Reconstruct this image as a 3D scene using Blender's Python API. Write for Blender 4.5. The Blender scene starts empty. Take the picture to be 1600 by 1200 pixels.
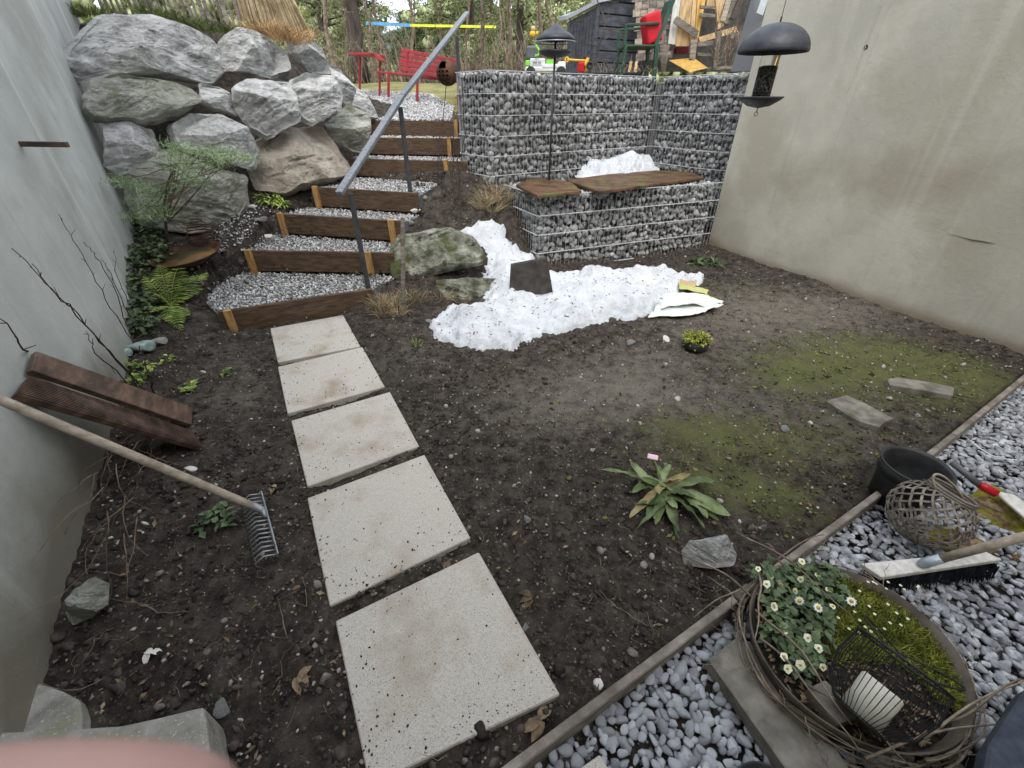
import bpy, bmesh, math, random
import numpy as np
from mathutils import Vector, Matrix, Euler
random.seed(7); rng = np.random.default_rng(7)
PI = math.pi
sc = bpy.context.scene
C = sc.collection
# ------------------------------------------------------------------ camera, sky, sun, exposure
CAM_H = 1.6; F_PX = 670.0; TH = math.atan(440 / 670)
cd = bpy.data.cameras.new('camera'); cam = bpy.data.objects.new('camera', cd); C.objects.link(cam)
cam.location = (0, 0, CAM_H); cam.rotation_euler = (PI / 2 - TH, 0, 0)
cd.sensor_width = 36; cd.lens = 36 * F_PX / 1600; cd.clip_start = 0.01; cd.clip_end = 500
cd.dof.use_dof = True; cd.dof.focus_distance = 3.0; cd.dof.aperture_fstop = 11
sc.camera = cam
w = bpy.data.worlds.new('World'); sc.world = w; w.use_nodes = True
nt = w.node_tree; nt.nodes.clear()
out = nt.nodes.new('ShaderNodeOutputWorld'); add = nt.nodes.new('ShaderNodeAddShader')
b1 = nt.nodes.new('ShaderNodeBackground'); b2 = nt.nodes.new('ShaderNodeBackground')
sky = nt.nodes.new('ShaderNodeTexSky'); sky.sky_type = 'NISHITA'; sky.sun_disc = False
SUN_EL = math.radians(55); SUN_AZ = math.radians(178)
sky.sun_elevation = SUN_EL; sky.sun_rotation = SUN_AZ
nt.links.new(sky.outputs[0], b1.inputs[0]); b1.inputs[1].default_value = 0.05
b2.inputs[0].default_value = (0.94, 0.965, 1.0, 1); b2.inputs[1].default_value = 0.7
nt.links.new(b1.outputs[0], add.inputs[0]); nt.links.new(b2.outputs[0], add.inputs[1]); nt.links.new(add.outputs[0], out.inputs[0])
sd = bpy.data.lights.new('sun', 'SUN'); sun = bpy.data.objects.new('sun', sd); C.objects.link(sun)
sd.energy = 1.3; sd.angle = math.radians(40); sd.color = (1, 0.96, 0.9)
sun.rotation_euler = (PI / 2 - SUN_EL, 0, PI - SUN_AZ)
sc.view_settings.view_transform = 'Standard'; sc.view_settings.look = 'None'
sc.view_settings.exposure = 1.0; sc.view_settings.gamma = 1.0; sc.view_settings.use_curve_mapping = False

# ------------------------------------------------------------------ placing from measured picture points
ct, st = math.cos(TH), math.sin(TH)
def ray(u, v):
    x = (u - 800) / F_PX; y = -(v - 600) / F_PX
    return np.array((x, ct + y * st, -st + y * ct))
O = np.array((0, 0, CAM_H))
def W(u, v, z=0.0):
    d = ray(u, v); return O + d * ((z - CAM_H) / d[2])
def A(u, v, Y):
    d = ray(u, v); return O + d * (Y / d[1])
def PL(u, v, P, n):
    d = ray(u, v); P = np.array(P, float); n = np.array(n, float)
    return O + d * (np.dot(P - O, n) / np.dot(d, n))
# ------------------------------------------------------------------ noise
def _h(i, j, k, s):
    n = (i * 374761393 + j * 668265263 + k * 2147483647 + s * 974634777) & 0xffffffff
    n = ((n ^ (n >> 13)) * 1274126177) & 0xffffffff
    n = (n ^ (n >> 16)) & 0xffffffff
    return n / 4294967295.0
def vnoise(P, s=0):
    P = np.asarray(P, float); I = np.floor(P).astype(np.int64); f = P - I; f = f * f * (3 - 2 * f)
    r = 0
    for a in (0, 1):
        for b in (0, 1):
            for c in (0, 1):
                wt = (f[..., 0] if a else 1 - f[..., 0]) * (f[..., 1] if b else 1 - f[..., 1]) * (f[..., 2] if c else 1 - f[..., 2])
                r = r + wt * _h(I[..., 0] + a, I[..., 1] + b, I[..., 2] + c, s)
    return r * 2 - 1
def fbm(P, s=0, o=4):
    P = np.asarray(P, float); r = 0; a = 1
    for i in range(o):
        r = r + a * vnoise(P * 2 ** i, s + i); a *= .5
    return r
# ------------------------------------------------------------------ terrain
CTRL = [(-2.3,0,.02),(-1.5,.2,.05),(-1,0,0),(0,0,0),(1.5,0,0),(3,0,0),(4.5,0,0),(5,2,0),(3.6,2.5,0),(2,1.5,0),(.9,1,0),(0,1,0),(-.5,1,0),
 (-1.2,1.2,.02),(-1.88,1.3,.1),(-1.6,.8,.1),(-2.46,2.28,.13),(-1.9,2.0,.06),(-1.4,2,0),(-.5,2,0),(.6,2,0),(1.6,2.4,0),(2.6,3,0),(3.6,3.4,0),(4.6,3,0),
 (-1.5,3,0),(-2.1,3.2,0),(-.5,3,0),(.5,3,0),(1.5,3.6,0),(2.6,4.3,0),(-.8,3.7,0),(.1,3.9,0),(.8,4.3,0),(1.6,4.9,0),(2.6,5.7,.02),(.4,4.8,.0),
 (-2.7,2.9,.15),(-2.5,3.2,.12),(-3.0,3.3,.3),(-3.45,3.95,.5),(-2.9,3.9,.38),(-2.7,4.3,.42),(-3.2,4.4,.5),(-2.75,4.9,.6),(-2.6,5.4,.75),(-3.8,4.7,.75),
 (-1.9,3.7,.08),(-1.9,3.9,.1),(-1.9,4.4,.28),(-1.8,4.9,.5),(-1.6,5.4,.7),(-1.35,6.2,.88),(-1.4,6.8,1.08),(-1.45,7.4,1.28),(-1.5,8.3,1.45),
 (-1.0,3.95,.16),(-.95,4.3,.36),(-.93,4.72,.52),(-.85,5.05,.66),(-.4,5.85,.86),(-.42,6.5,1.08),(-.45,7.05,1.25),(-.75,4.15,.15),(-.5,4.1,.0),(-.4,4.5,.12),(-.8,4.7,.42),(-.35,5.0,.45),(-.72,5.25,.8),(-.45,5.6,.88),(-.6,6.2,.95),(-.6,7.0,1.25),(-.4,8,1.5),
 (.05,4.7,.1),(.0,5.3,.6),(.1,4.95,.3),(.7,5.9,.1),(1.5,6.4,.1),(2.5,6.4,.3),(3.4,6,.2),
 (-4.9,5.6,2.15),(-4.2,5.9,2.25),(-3.4,6.5,2.35),(-2.9,7.1,2.1),(-2.9,8.5,1.9),(-5.5,7,2.3),(-6,5,2.0),(-4.3,5.2,1.6),(-3.6,5.5,1.5),(-2.9,5.9,1.4),(-2.45,6.4,1.25),(-2.35,7.2,1.45)]
CT = np.array(CTRL)
def _solve():
    n = len(CT); X = CT[:, :2]
    D = np.linalg.norm(X[:, None] - X[None], axis=2); Pm = np.c_[np.ones(n), X]
    M = np.zeros((n + 3, n + 3)); M[:n, :n] = D; M[:n, n:] = Pm; M[n:, :n] = Pm.T
    return np.linalg.solve(M, np.r_[CT[:, 2], 0, 0, 0])
_w = _solve()
def terrain(x, y):
    x = np.asarray(x, float); y = np.asarray(y, float)
    r = _w[-3] + _w[-2] * x + _w[-1] * y
    for i in range(len(CT)):
        r = r + _w[i] * np.sqrt((x - CT[i, 0]) ** 2 + (y - CT[i, 1]) ** 2)
    P = np.stack([x, y, x * 0], -1)
    return r + .014 * fbm(P * 2.2, 5, 3) + .009 * fbm(P * 8, 9, 3)
def T(u, v, it=40):
    d = ray(u, v); t = .3; pt = t
    while t < 14:
        p = O + d * t
        if p[2] < float(terrain(p[0], p[1])): break
        pt = t; t += .08
    a, b = pt, t
    for _ in range(14):
        m = (a + b) / 2; p = O + d * m
        if p[2] < float(terrain(p[0], p[1])): b = m
        else: a = m
    return O + d * b
def gz(x, y): return float(terrain(x, y))
# ------------------------------------------------------------------ object helpers
def tag(o, label=None, cat=None, group=None, kind=None):
    if label: o['label'] = label
    if cat: o['category'] = cat
    if group: o['group'] = group
    if kind: o['kind'] = kind
    return o
def thing(name, label, cat, loc=(0, 0, 0), group=None):
    o = bpy.data.objects.new(name, None); C.objects.link(o); o.location = loc; o.empty_display_size = .1
    return tag(o, label, cat, group)
def link(name, me, parent=None):
    o = bpy.data.objects.new(name, me); C.objects.link(o)
    if parent is not None:
        o.parent = parent
        o.matrix_parent_inverse = Matrix.Identity(4)
        L = parent.location.copy(); p = parent.parent
        while p is not None: L += p.location; p = p.parent
        o.location = -L
    return o
class MB:
    def __init__(s): s.V = []; s.F = []
    def add(s, V, F):
        n = len(s.V); s.V += [tuple(map(float, v)) for v in V]; s.F += [tuple(i + n for i in f) for f in F]; return s
    def frame(s, c, ax, size):
        ax = [np.array(a, float) for a in ax]; c = np.array(c, float); V = []
        for sx, sy, sz in [(-1,-1,-1),(1,-1,-1),(1,1,-1),(-1,1,-1),(-1,-1,1),(1,-1,1),(1,1,1),(-1,1,1)]:
            V.append(c + ax[0] * sx * size[0] / 2 + ax[1] * sy * size[1] / 2 + ax[2] * sz * size[2] / 2)
        return s.add(V, [(0,3,2,1),(4,5,6,7),(0,1,5,4),(1,2,6,5),(2,3,7,6),(3,0,4,7)])
    def box(s, c, size, rz=0):
        a, b = math.cos(rz), math.sin(rz)
        return s.frame(c, [(a, b, 0), (-b, a, 0), (0, 0, 1)], size)
    def beam(s, p, q, w, h, up=(0, 0, 1)):
        p = np.array(p, float); q = np.array(q, float); d = q - p; L = np.linalg.norm(d); d /= L
        sd_ = np.cross(d, up); sd_ /= np.linalg.norm(sd_); u = np.cross(sd_, d)
        return s.frame((p + q) / 2, [d, sd_, u], (L, w, h))
    def tube(s, pts, r, n=8, cap=True):
        pts = [np.array(p, float) for p in pts]; m = len(pts)
        rs = r if hasattr(r, '__len__') else [r] * m
        V = []; F = []; ref = np.array((.3, .2, .93))
        for i, p in enumerate(pts):
            d = pts[min(i + 1, m - 1)] - pts[max(i - 1, 0)]; d = d / (np.linalg.norm(d) + 1e-9)
            a = np.cross(d, ref); la = np.linalg.norm(a)
            if la < .05: a = np.cross(d, (1, 0, 0)); la = np.linalg.norm(a)
            a /= la; b = np.cross(d, a)
            for k in range(n):
                t = 2 * PI * k / n; V.append(p + rs[i] * (math.cos(t) * a + math.sin(t) * b))
        for i in range(m - 1):
            for k in range(n):
                F.append((i * n + k, i * n + (k + 1) % n, (i + 1) * n + (k + 1) % n, (i + 1) * n + k))
        if cap: F.append(tuple(range(n))[::-1]); F.append(tuple((m - 1) * n + k for k in range(n)))
        return s.add(V, F)
    def ring(s, c, R, r, n=32, m=6, ax=None, sq=(1, 1)):
        if ax is None: ax = [(1, 0, 0), (0, 1, 0)]
        a, b = np.array(ax[0], float), np.array(ax[1], float); c = np.array(c, float); nrm = np.cross(a, b)
        V = []; F = []
        for i in range(n):
            t = 2 * PI * i / n; e = math.cos(t) * a * sq[0] + math.sin(t) * b * sq[1]
            for k in range(m):
                p = 2 * PI * k / m; V.append(c + e * (R + r * math.cos(p)) + nrm * r * math.sin(p))
        for i in range(n):
            for k in range(m):
                F.append((i * m + k, ((i + 1) % n) * m + k, ((i + 1) % n) * m + (k + 1) % m, i * m + (k + 1) % m))
        return s.add(V, F)
    def lathe(s, prof, c=(0, 0, 0), n=32, ax=None, cap0=False, cap1=False):
        if ax is None: ax = [(1, 0, 0), (0, 1, 0), (0, 0, 1)]
        ax = [np.array(a, float) for a in ax]; c = np.array(c, float); V = []; F = []
        for r, z in prof:
            for k in range(n):
                t = 2 * PI * k / n; V.append(c + r * math.cos(t) * ax[0] + r * math.sin(t) * ax[1] + z * ax[2])
        for i in range(len(prof) - 1):
            for k in range(n): F.append((i * n + k, i * n + (k + 1) % n, (i + 1) * n + (k + 1) % n, (i + 1) * n + k))
        if cap0: F.append(tuple(range(n))[::-1])
        if cap1: F.append(tuple((len(prof) - 1) * n + k for k in range(n)))
        return s.add(V, F)
    def prism(s, poly, z0, z1):
        n = len(poly); V = [(p[0], p[1], z0) for p in poly] + [(p[0], p[1], z1) for p in poly]
        a = sum(poly[i][0] * poly[(i + 1) % n][1] - poly[(i + 1) % n][0] * poly[i][1] for i in range(n))
        o = range(n) if a > 0 else range(n - 1, -1, -1); o = list(o)
        F = [tuple(reversed(o)), tuple(i + n for i in o)]
        for i in range(n):
            A_, B_ = o[i], o[(i + 1) % n]; F.append((A_, B_, B_ + n, A_ + n))
        return s.add(V, F)
    def slabpoly(s, top, off):
        n = len(top); top = [np.array(p, float) for p in top]; off = np.array(off, float)
        F = [tuple(range(n)), tuple(range(2 * n - 1, n - 1, -1))]
        for i in range(n): F.append((i, i + n, (i + 1) % n + n, (i + 1) % n))
        return s.add(top + [p + off for p in top], F)
    def leaf(s, p, d, up, L, Wd, droop=.3, n=4, fold=.25):
        p = np.array(p, float); d = np.array(d, float); d /= np.linalg.norm(d); sdv = np.cross(d, up); sdv /= np.linalg.norm(sdv) + 1e-9
        u = np.cross(sdv, d); V = []; F = []
        for i in range(n + 1):
            t = i / n; c = p + d * L * t + u * (-droop * L * t * t); wd = Wd * .5 * (math.sin(PI * min(1, t * .92 + .08)) ** .8 + .02)
            V += [c - sdv * wd + u * wd * fold, c, c + sdv * wd + u * wd * fold]
        for i in range(n):
            a = 3 * i; F += [(a, a + 1, a + 4, a + 3), (a + 1, a + 2, a + 5, a + 4)]
        return s.add(V, F)
    def build(s, name, mat, parent=None, smooth=False, bevel=0, seg=1):
        me = bpy.data.meshes.new(name); me.from_pydata(s.V, [], s.F); me.update()
        if bevel:
            bm = bmesh.new(); bm.from_mesh(me)
            es = [e for e in bm.edges if len(e.link_faces) == 2 and e.calc_face_angle(0) > .5]
            bmesh.ops.bevel(bm, geom=es, offset=bevel, segments=seg, affect='EDGES', profile=.6); bm.to_mesh(me); bm.free()
        if smooth: me.polygons.foreach_set('use_smooth', [True] * len(me.polygons))
        me.materials.append(mat); return link(name, me, parent)
def quick_mesh(name, V, Fc, mat, smooth=False, k=3):
    me = bpy.data.meshes.new(name); V = np.ascontiguousarray(V, np.float32); Fc = np.ascontiguousarray(Fc, np.int32)
    me.vertices.add(len(V)); me.vertices.foreach_set('co', V.ravel())
    me.loops.add(Fc.size); me.loops.foreach_set('vertex_index', Fc.ravel())
    me.polygons.add(len(Fc)); me.polygons.foreach_set('loop_start', np.arange(0, Fc.size, k, dtype=np.int32))
    if smooth: me.polygons.foreach_set('use_smooth', np.ones(len(Fc), bool))
    me.update(calc_edges=True); me.validate(); me.materials.append(mat); return me
def grid_mesh(name, P, mat, attrs=None, smooth=True):
    n, m = P.shape[:2]; idx = np.arange(n * m).reshape(n, m)
    Q = np.stack([idx[:-1, :-1], idx[1:, :-1], idx[1:, 1:], idx[:-1, 1:]], -1).reshape(-1, 4)
    me = quick_mesh(name, P.reshape(-1, 3), Q, mat, smooth, 4)
    for k, v in (attrs or {}).items():
        a = me.attributes.new(k, 'FLOAT', 'POINT'); a.data.foreach_set('value', np.asarray(v, np.float32).ravel())
    return me
def ico(sub):
    bm = bmesh.new(); bmesh.ops.create_icosphere(bm, subdivisions=sub, radius=1); bm.verts.ensure_lookup_table()
    V = np.array([v.co[:] for v in bm.verts]); Fc = np.array([[v.index for v in f.verts] for f in bm.faces]); bm.free(); return V, Fc
I1, I2, I3, I5 = ico(1), ico(2), ico(3), ico(5)
def stone_protos(n, base, rough=.25, planes=0, flat=1.0, s0=100):
    out_ = []
    for i in range(n):
        V = base[0] * (1 + rough * fbm(base[0] * 1.1 + i * 7.3, s0 + i, 2)[:, None])
        r_ = np.random.default_rng(s0 + i)
        for k in range(planes):
            nn = r_.normal(size=3); nn /= np.linalg.norm(nn); dd = r_.uniform(.5, .85)
            q = V @ nn; V = V - np.maximum(0, q - dd)[:, None] * nn * .95
        V = V * np.array((1, 1, flat)); out_.append((V, base[1]))
    return out_
def randrot(n, r_):
    q = r_.normal(size=(n, 4)); q /= np.linalg.norm(q, axis=1)[:, None]; a, b, c, d = q.T
    return np.stack([np.stack([1-2*(c*c+d*d), 2*(b*c-a*d), 2*(b*d+a*c)], -1), np.stack([2*(b*c+a*d), 1-2*(b*b+d*d), 2*(c*d-a*b)], -1),
                     np.stack([2*(b*d-a*c), 2*(c*d+a*b), 1-2*(b*b+c*c)], -1)], -2)
def tiltrot(n, r_, tilt=.35):
    R = []
    for i in range(n):
        R.append(np.array(Euler((r_.normal() * tilt, r_.normal() * tilt, r_.uniform(0, 6.28))).to_matrix()))
    return np.array(R)
def scatter(name, protos, P, S, R, mat, parent=None, smooth=False):
    n = len(P); pid = rng.integers(0, len(protos), n); Vs = []; Fs = []; off = 0
    for k, (V, Fc) in enumerate(protos):
        ii = np.where(pid == k)[0]
        if not len(ii): continue
        X = V[None] * S[ii][:, None, :]; X = np.einsum('nij,nvj->nvi', R[ii], X) + P[ii][:, None, :]
        Vs.append(X.reshape(-1, 3)); Fs.append((Fc[None] + (np.arange(len(ii)) * len(V))[:, None, None]).reshape(-1, 3) + off); off += len(ii) * len(V)
    me = quick_mesh(name, np.concatenate(Vs), np.concatenate(Fs), mat, smooth)
    return tag(link(name, me, parent), kind='stuff')
def individuals(name, protos, P, S, R, mat, parent, smooth=False):
    mes = []
    for V, Fc in protos: mes.append(quick_mesh(name, V, Fc, mat, smooth))
    base = None
    for i in range(len(P)):
        me = mes[int(rng.integers(0, len(mes)))]
        o = link(name, me, parent)
        L = Matrix.Translation(Vector(P[i]) + o.location) @ Matrix(R[i].tolist()).to_4x4() @ Matrix.Diagonal((*S[i], 1))
        o.matrix_basis = L
# ------------------------------------------------------------------ materials
def mat(name, c1, c2=None, c3=None, scale=6, rough=.85, bump=.3, bscale=40, detail=6, stretch=(1, 1, 1), spec=.3, island=0., lo=.35, hi=.65,
        c4=None, s4=1.5, t4=(.55, .7), metal=0, trans=0, c5=None, s5=20, t5=(.6,.7), speck=None, speck_s=200, speck_t=.68, sss=0, bdist=.01):
    m = bpy.data.materials.new(name); m.use_nodes = True; N = m.node_tree.nodes; Lk = m.node_tree.links.new; N.clear()
    o = N.new('ShaderNodeOutputMaterial'); p = N.new('ShaderNodeBsdfPrincipled'); Lk(p.outputs[0], o.inputs[0])
    tc = N.new('ShaderNodeTexCoord'); mp = N.new('ShaderNodeMapping'); Lk(tc.outputs['Object'], mp.inputs[0]); mp.inputs['Scale'].default_value = stretch
    def noise(s, d=detail, r=.6):
        n = N.new('ShaderNodeTexNoise'); n.inputs['Scale'].default_value = s; n.inputs['Detail'].default_value = d; n.inputs['Roughness'].default_value = r
        Lk(mp.outputs[0], n.inputs['Vector']); return n.outputs[0]
    def ramp(fac, a, b, ca, cb, mid=None):
        r = N.new('ShaderNodeValToRGB'); r.color_ramp.elements[0].position = a; r.color_ramp.elements[1].position = b
        r.color_ramp.elements[0].color = (*ca, 1); r.color_ramp.elements[1].color = (*cb, 1)
        if mid: e = r.color_ramp.elements.new((a + b) / 2); e.color = (*mid, 1)
        Lk(fac, r.inputs[0]); return r.outputs[0]
    def mix(f, a, b, mode='MIX'):
        x = N.new('ShaderNodeMix'); x.data_type = 'RGBA'; x.blend_type = mode
        if isinstance(f, (int, float)): x.inputs[0].default_value = f
        else: Lk(f, x.inputs[0])
        for k, q in ((6, a), (7, b)):
            if isinstance(q, tuple): x.inputs[k].default_value = (*q, 1)
            else: Lk(q, x.inputs[k])
        return x.outputs[2]
    col = ramp(noise(scale), lo, hi, c1, c2 or c1, c3)
    if c4: col = mix(ramp(noise(s4, 3), t4[0], t4[1], (0, 0, 0), (1, 1, 1)), col, c4)
    if c5: col = mix(ramp(noise(s5, 6, .75), t5[0], t5[1], (0, 0, 0), (1, 1, 1)), col, c5)
    if speck: col = mix(ramp(noise(speck_s, 2), speck_t, speck_t + .06, (0, 0, 0), (1, 1, 1)), col, speck)
    if island:
        g = N.new('ShaderNodeNewGeometry'); oi = N.new('ShaderNodeObjectInfo'); ad = N.new('ShaderNodeMath'); ad.operation = 'ADD'
        Lk(g.outputs['Random Per Island'], ad.inputs[0]); Lk(oi.outputs['Random'], ad.inputs[1])
        fr = N.new('ShaderNodeMath'); fr.operation = 'FRACT'; Lk(ad.outputs[0], fr.inputs[0])
        mr = N.new('ShaderNodeMapRange'); Lk(fr.outputs[0], mr.inputs[0]); mr.inputs[3].default_value = 1 - island; mr.inputs[4].default_value = 1 + island
        cb = N.new('ShaderNodeCombineColor'); [Lk(mr.outputs[0], cb.inputs[i]) for i in range(3)]
        col = mix(1.0, col, cb.outputs[0], 'MULTIPLY')
    Lk(col, p.inputs['Base Color'])
    rr = N.new('ShaderNodeMapRange'); Lk(noise(scale * 3, 3), rr.inputs[0]); rr.inputs[3].default_value = max(0, rough - .15); rr.inputs[4].default_value = min(1, rough + .1)
    Lk(rr.outputs[0], p.inputs['Roughness']); p.inputs['Specular IOR Level'].default_value = spec; p.inputs['Metallic'].default_value = metal
    if trans: p.inputs['Transmission Weight'].default_value = trans
    if sss: p.inputs['Subsurface Weight'].default_value = sss; p.inputs['Subsurface Radius'].default_value = (.02, .012, .008)
    if bump:
        b = N.new('ShaderNodeBump'); b.inputs['Strength'].default_value = bump; b.inputs['Distance'].default_value = bdist
        Lk(noise(bscale, 10, .72), b.inputs['Height']); Lk(b.outputs[0], p.inputs['Normal'])
    m['_mix'] = 1
    return m
def flat(name, c, rough=.5, metal=0, spec=.4, bump=.05): 
    return mat(name, tuple(x * .85 for x in c), tuple(min(1, x * 1.12) for x in c), rough=rough, metal=metal, spec=spec, bump=bump, bscale=60, bdist=.002)
M = {}
M['rock'] = mat('rock_grey', (.26,.26,.255), (.78,.775,.75), (.55,.55,.535), scale=7, bump=1, bscale=12, stretch=(1,1.3,2.2), bdist=.05, lo=.3, hi=.66, c4=(.4,.4,.35), s4=2.2, t4=(.58,.75), c5=(.16,.155,.14), s5=9, t5=(.6,.68), rough=.9, speck=(.66,.66,.64), speck_s=18, speck_t=.6, detail=11)
M['rockb'] = mat('rock_brown', (.3,.26,.215), (.64,.57,.48), (.48,.415,.345), scale=4, bump=1, bscale=12, bdist=.07, rough=.9, c4=(.16,.17,.14), s4=2, speck=(.45,.42,.36), speck_s=24, speck_t=.64, detail=9)
M['rockg'] = mat('rock_lichen', (.27,.27,.22), (.66,.66,.58), (.47,.47,.4), scale=5, bump=1, bscale=12, stretch=(1,1.2,2), bdist=.08, rough=.9, c4=(.19,.2,.11), s4=3, speck=(.6,.6,.54), speck_s=22, speck_t=.62, detail=9)
M['gabion'] = mat('gabion_stone', (.13,.13,.132), (.5,.5,.49), (.3,.3,.3), scale=16, bump=.6, bscale=60, rough=.8, island=.42, bdist=.006, speck=(.55,.55,.54), speck_s=30, speck_t=.64)
M['pebble'] = mat('pebble_stone', (.17,.177,.188), (.5,.515,.535), (.32,.33,.35), scale=25, bump=.25, bscale=60, rough=.75, island=.36, bdist=.002, stretch=(1,1,2.5))
M['gravel'] = mat('gravel_chip', (.18,.178,.175), (.58,.575,.565), (.38,.375,.37), scale=40, bump=0, rough=.85, island=.6)
M['crumb'] = mat('soil_crumb', (.026,.021,.017), (.085,.07,.058), scale=30, bump=0, rough=.95, island=.5)
M['dirtstone'] = mat('dirt_stone', (.13,.12,.105), (.42,.39,.35), scale=30, bump=.2, rough=.9, island=.65)
M['litter'] = mat('leaf_litter', (.08,.055,.035), (.26,.19,.12), scale=20, bump=0, rough=.9, island=.6)
M['twig'] = mat('dry_twig', (.09,.065,.045), (.26,.2,.15), scale=20, bump=.3, rough=.85, island=.4)
M['darktwig'] = mat('dark_twig', (.03,.022,.018), (.08,.06,.05), scale=20, bump=.3, rough=.85)
M['wood'] = mat('stair_wood', (.055,.035,.022), (.14,.09,.056), (.095,.06,.037), scale=9, stretch=(1,1,7), bump=.5, bscale=20, rough=.7, bdist=.004, c4=(.05,.034,.023), s4=3)
M['stake'] = mat('stake_wood', (.26,.14,.05), (.52,.31,.12), scale=7, stretch=(5,5,1), bump=.3, rough=.7)
M['deck'] = mat('deck_wood', (.04,.024,.017), (.14,.085,.06), (.08,.047,.033), scale=8, stretch=(1,1,3), bump=.4, rough=.55, spec=.5)
M['decklight'] = mat('worn_deck_wood', (.07,.042,.028), (.2,.125,.085), (.13,.08,.055), scale=9, stretch=(1,1,3), bump=.5, rough=.55, spec=.5)
M['rockd'] = mat('rock_mossy_dark', (.1,.1,.075), (.42,.43,.36), (.25,.255,.2), scale=7, bump=1, bscale=14, bdist=.05, rough=.9, c4=(.1,.11,.045), s4=4, t4=(.5,.62), c5=(.06,.06,.045), s5=11, t5=(.55,.64), detail=11)
M['greywood'] = mat('weathered_wood', (.12,.1,.08), (.32,.28,.235), (.2,.175,.15), scale=8, stretch=(1,1,5), bump=.4, bscale=50, rough=.85, island=.25, bdist=.003)
M['tanwood'] = mat('tan_wood', (.3,.2,.1), (.62,.44,.24), (.48,.33,.17), scale=6, stretch=(4,4,1), bump=.3, rough=.75, island=.2)
M['yelwood'] = mat('yellow_wood', (.38,.2,.04), (.72,.45,.12), scale=6, stretch=(4,4,1), bump=.3, rough=.6)
M['handle'] = mat('tool_handle', (.24,.2,.15), (.46,.39,.31), scale=10, stretch=(1,3,3), bump=.2, rough=.65)
M['galv'] = mat('galvanised_steel', (.2,.21,.225), (.38,.4,.42), scale=14, rough=.5, metal=.6, bump=.1)
M['vwire'] = mat('upright_wire', (.3,.305,.31), (.42,.425,.43), scale=14, rough=.6, bump=0)
M['wire'] = mat('gabion_wire', (.5,.51,.52), (.68,.69,.7), scale=14, rough=.6, metal=.1, bump=0)
M['steel'] = mat('anthracite_steel', (.035,.037,.04), (.065,.068,.072), scale=14, rough=.55, bump=.1, spec=.4)
M['rail'] = mat('wet_rail_paint', (.11,.12,.135), (.2,.215,.24), scale=40, rough=.32, bump=.1, spec=.6, speck=(.3,.33,.38), speck_s=60, speck_t=.63)
M['rust'] = mat('rusty_steel', (.035,.02,.014), (.14,.065,.032), (.07,.036,.022), scale=9, rough=.75, bump=.3, metal=.2)
M['rustb'] = mat('rusty_bowl', (.03,.025,.015), (.22,.11,.035), (.07,.055,.028), scale=4, rough=.45, bump=.2, spec=.6)
M['snow'] = mat('old_snow', (.64,.67,.71), (.8,.82,.85), scale=7, rough=.75, bump=1, bscale=26, bdist=.03, speck=(.3,.29,.27), speck_s=38, speck_t=.665, sss=.15)
M['slate'] = mat('dark_slate', (.03,.027,.024), (.07,.063,.055), scale=12, rough=.8, bump=.5)
M['flag'] = mat('flagstone', (.12,.108,.088), (.26,.24,.205), scale=12, rough=.9, bump=.5, c4=(.08,.08,.05), s4=4)
M['black'] = mat('black_plastic', (.018,.019,.02), (.05,.05,.05), scale=8, rough=.55, bump=.1)
M['feeder'] = mat('feeder_metal', (.022,.024,.03), (.045,.05,.06), scale=20, rough=.5, bump=.15, spec=.5)
M['whitebag'] = mat('bag_plastic', (.66,.7,.66), (.82,.85,.81), scale=5, rough=.45, bump=.2)
M['yellow'] = flat('yellow_print', (.55,.56,.2)); M['orange'] = flat('orange_print', (.55,.4,.22))
M['red'] = flat('red_paint', (.33,.025,.035)); M['redtoy'] = flat('red_plastic', (.55,.01,.02), .4)
M['toyyel'] = flat('yellow_plastic', (.75,.45,.03), .4); M['toygreen'] = flat('lime_plastic', (.25,.7,.08), .4)
M['white'] = flat('white_plastic', (.7,.72,.72), .5); M['chair'] = mat('green_chair', (.018,.045,.03), (.04,.085,.055), rough=.5, bump=.1)
M['greyplas'] = flat('grey_plastic', (.12,.12,.13))
M['shed'] = mat('shed_wall', (.035,.037,.045), (.085,.09,.105), scale=8, stretch=(1,1,3), rough=.7, bump=.4)
M['shedroof'] = flat('shed_roof', (.36,.38,.43), .6)
M['moss'] = mat('moss', (.06,.075,.012), (.24,.26,.05), (.13,.15,.03), scale=20, rough=.95, bump=1, bscale=50, bdist=.02)
M['mossleaf'] = mat('moss_tuft', (.09,.115,.015), (.36,.38,.07), scale=20, rough=.9, bump=0, island=.5)
M['grass'] = mat('green_grass', (.045,.07,.018), (.16,.2,.06), scale=8, rough=.8, bump=0, island=.45)
M['drygrass'] = mat('dry_grass', (.22,.17,.09), (.5,.4,.25), scale=8, rough=.85, bump=0, island=.4)
M['needle'] = mat('pine_needle', (.06,.09,.045), (.17,.21,.11), scale=3, rough=.8, bump=0, island=.5)
M['juniper'] = mat('young_pine_needle', (.17,.25,.12), (.42,.52,.3), scale=6, rough=.75, bump=0, island=.4)
M['ivy'] = mat('dark_leaf', (.035,.06,.025), (.12,.16,.07), scale=6, rough=.5, bump=0, island=.5)
M['fern'] = mat('lime_leaf', (.1,.16,.03), (.34,.42,.1), scale=6, rough=.6, bump=0, island=.35)
M['weed'] = mat('weed_leaf', (.05,.085,.028), (.24,.28,.13), (.1,.145,.055), scale=9, rough=.5, bump=.2, island=.3)
M['pansy'] = mat('pansy_leaf', (.045,.075,.035), (.15,.2,.1), scale=9, rough=.55, bump=0, island=.4)
M['petal'] = mat('white_petal', (.66,.68,.42), (.85,.86,.7), scale=9, rough=.7, bump=0, island=.15)
M['petalw'] = flat('daisy_petal', (.85,.86,.84), .7); M['petaly'] = flat('flower_centre', (.6,.42,.03), .7)
M['pink'] = flat('pink_tag', (.75,.5,.62))
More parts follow.
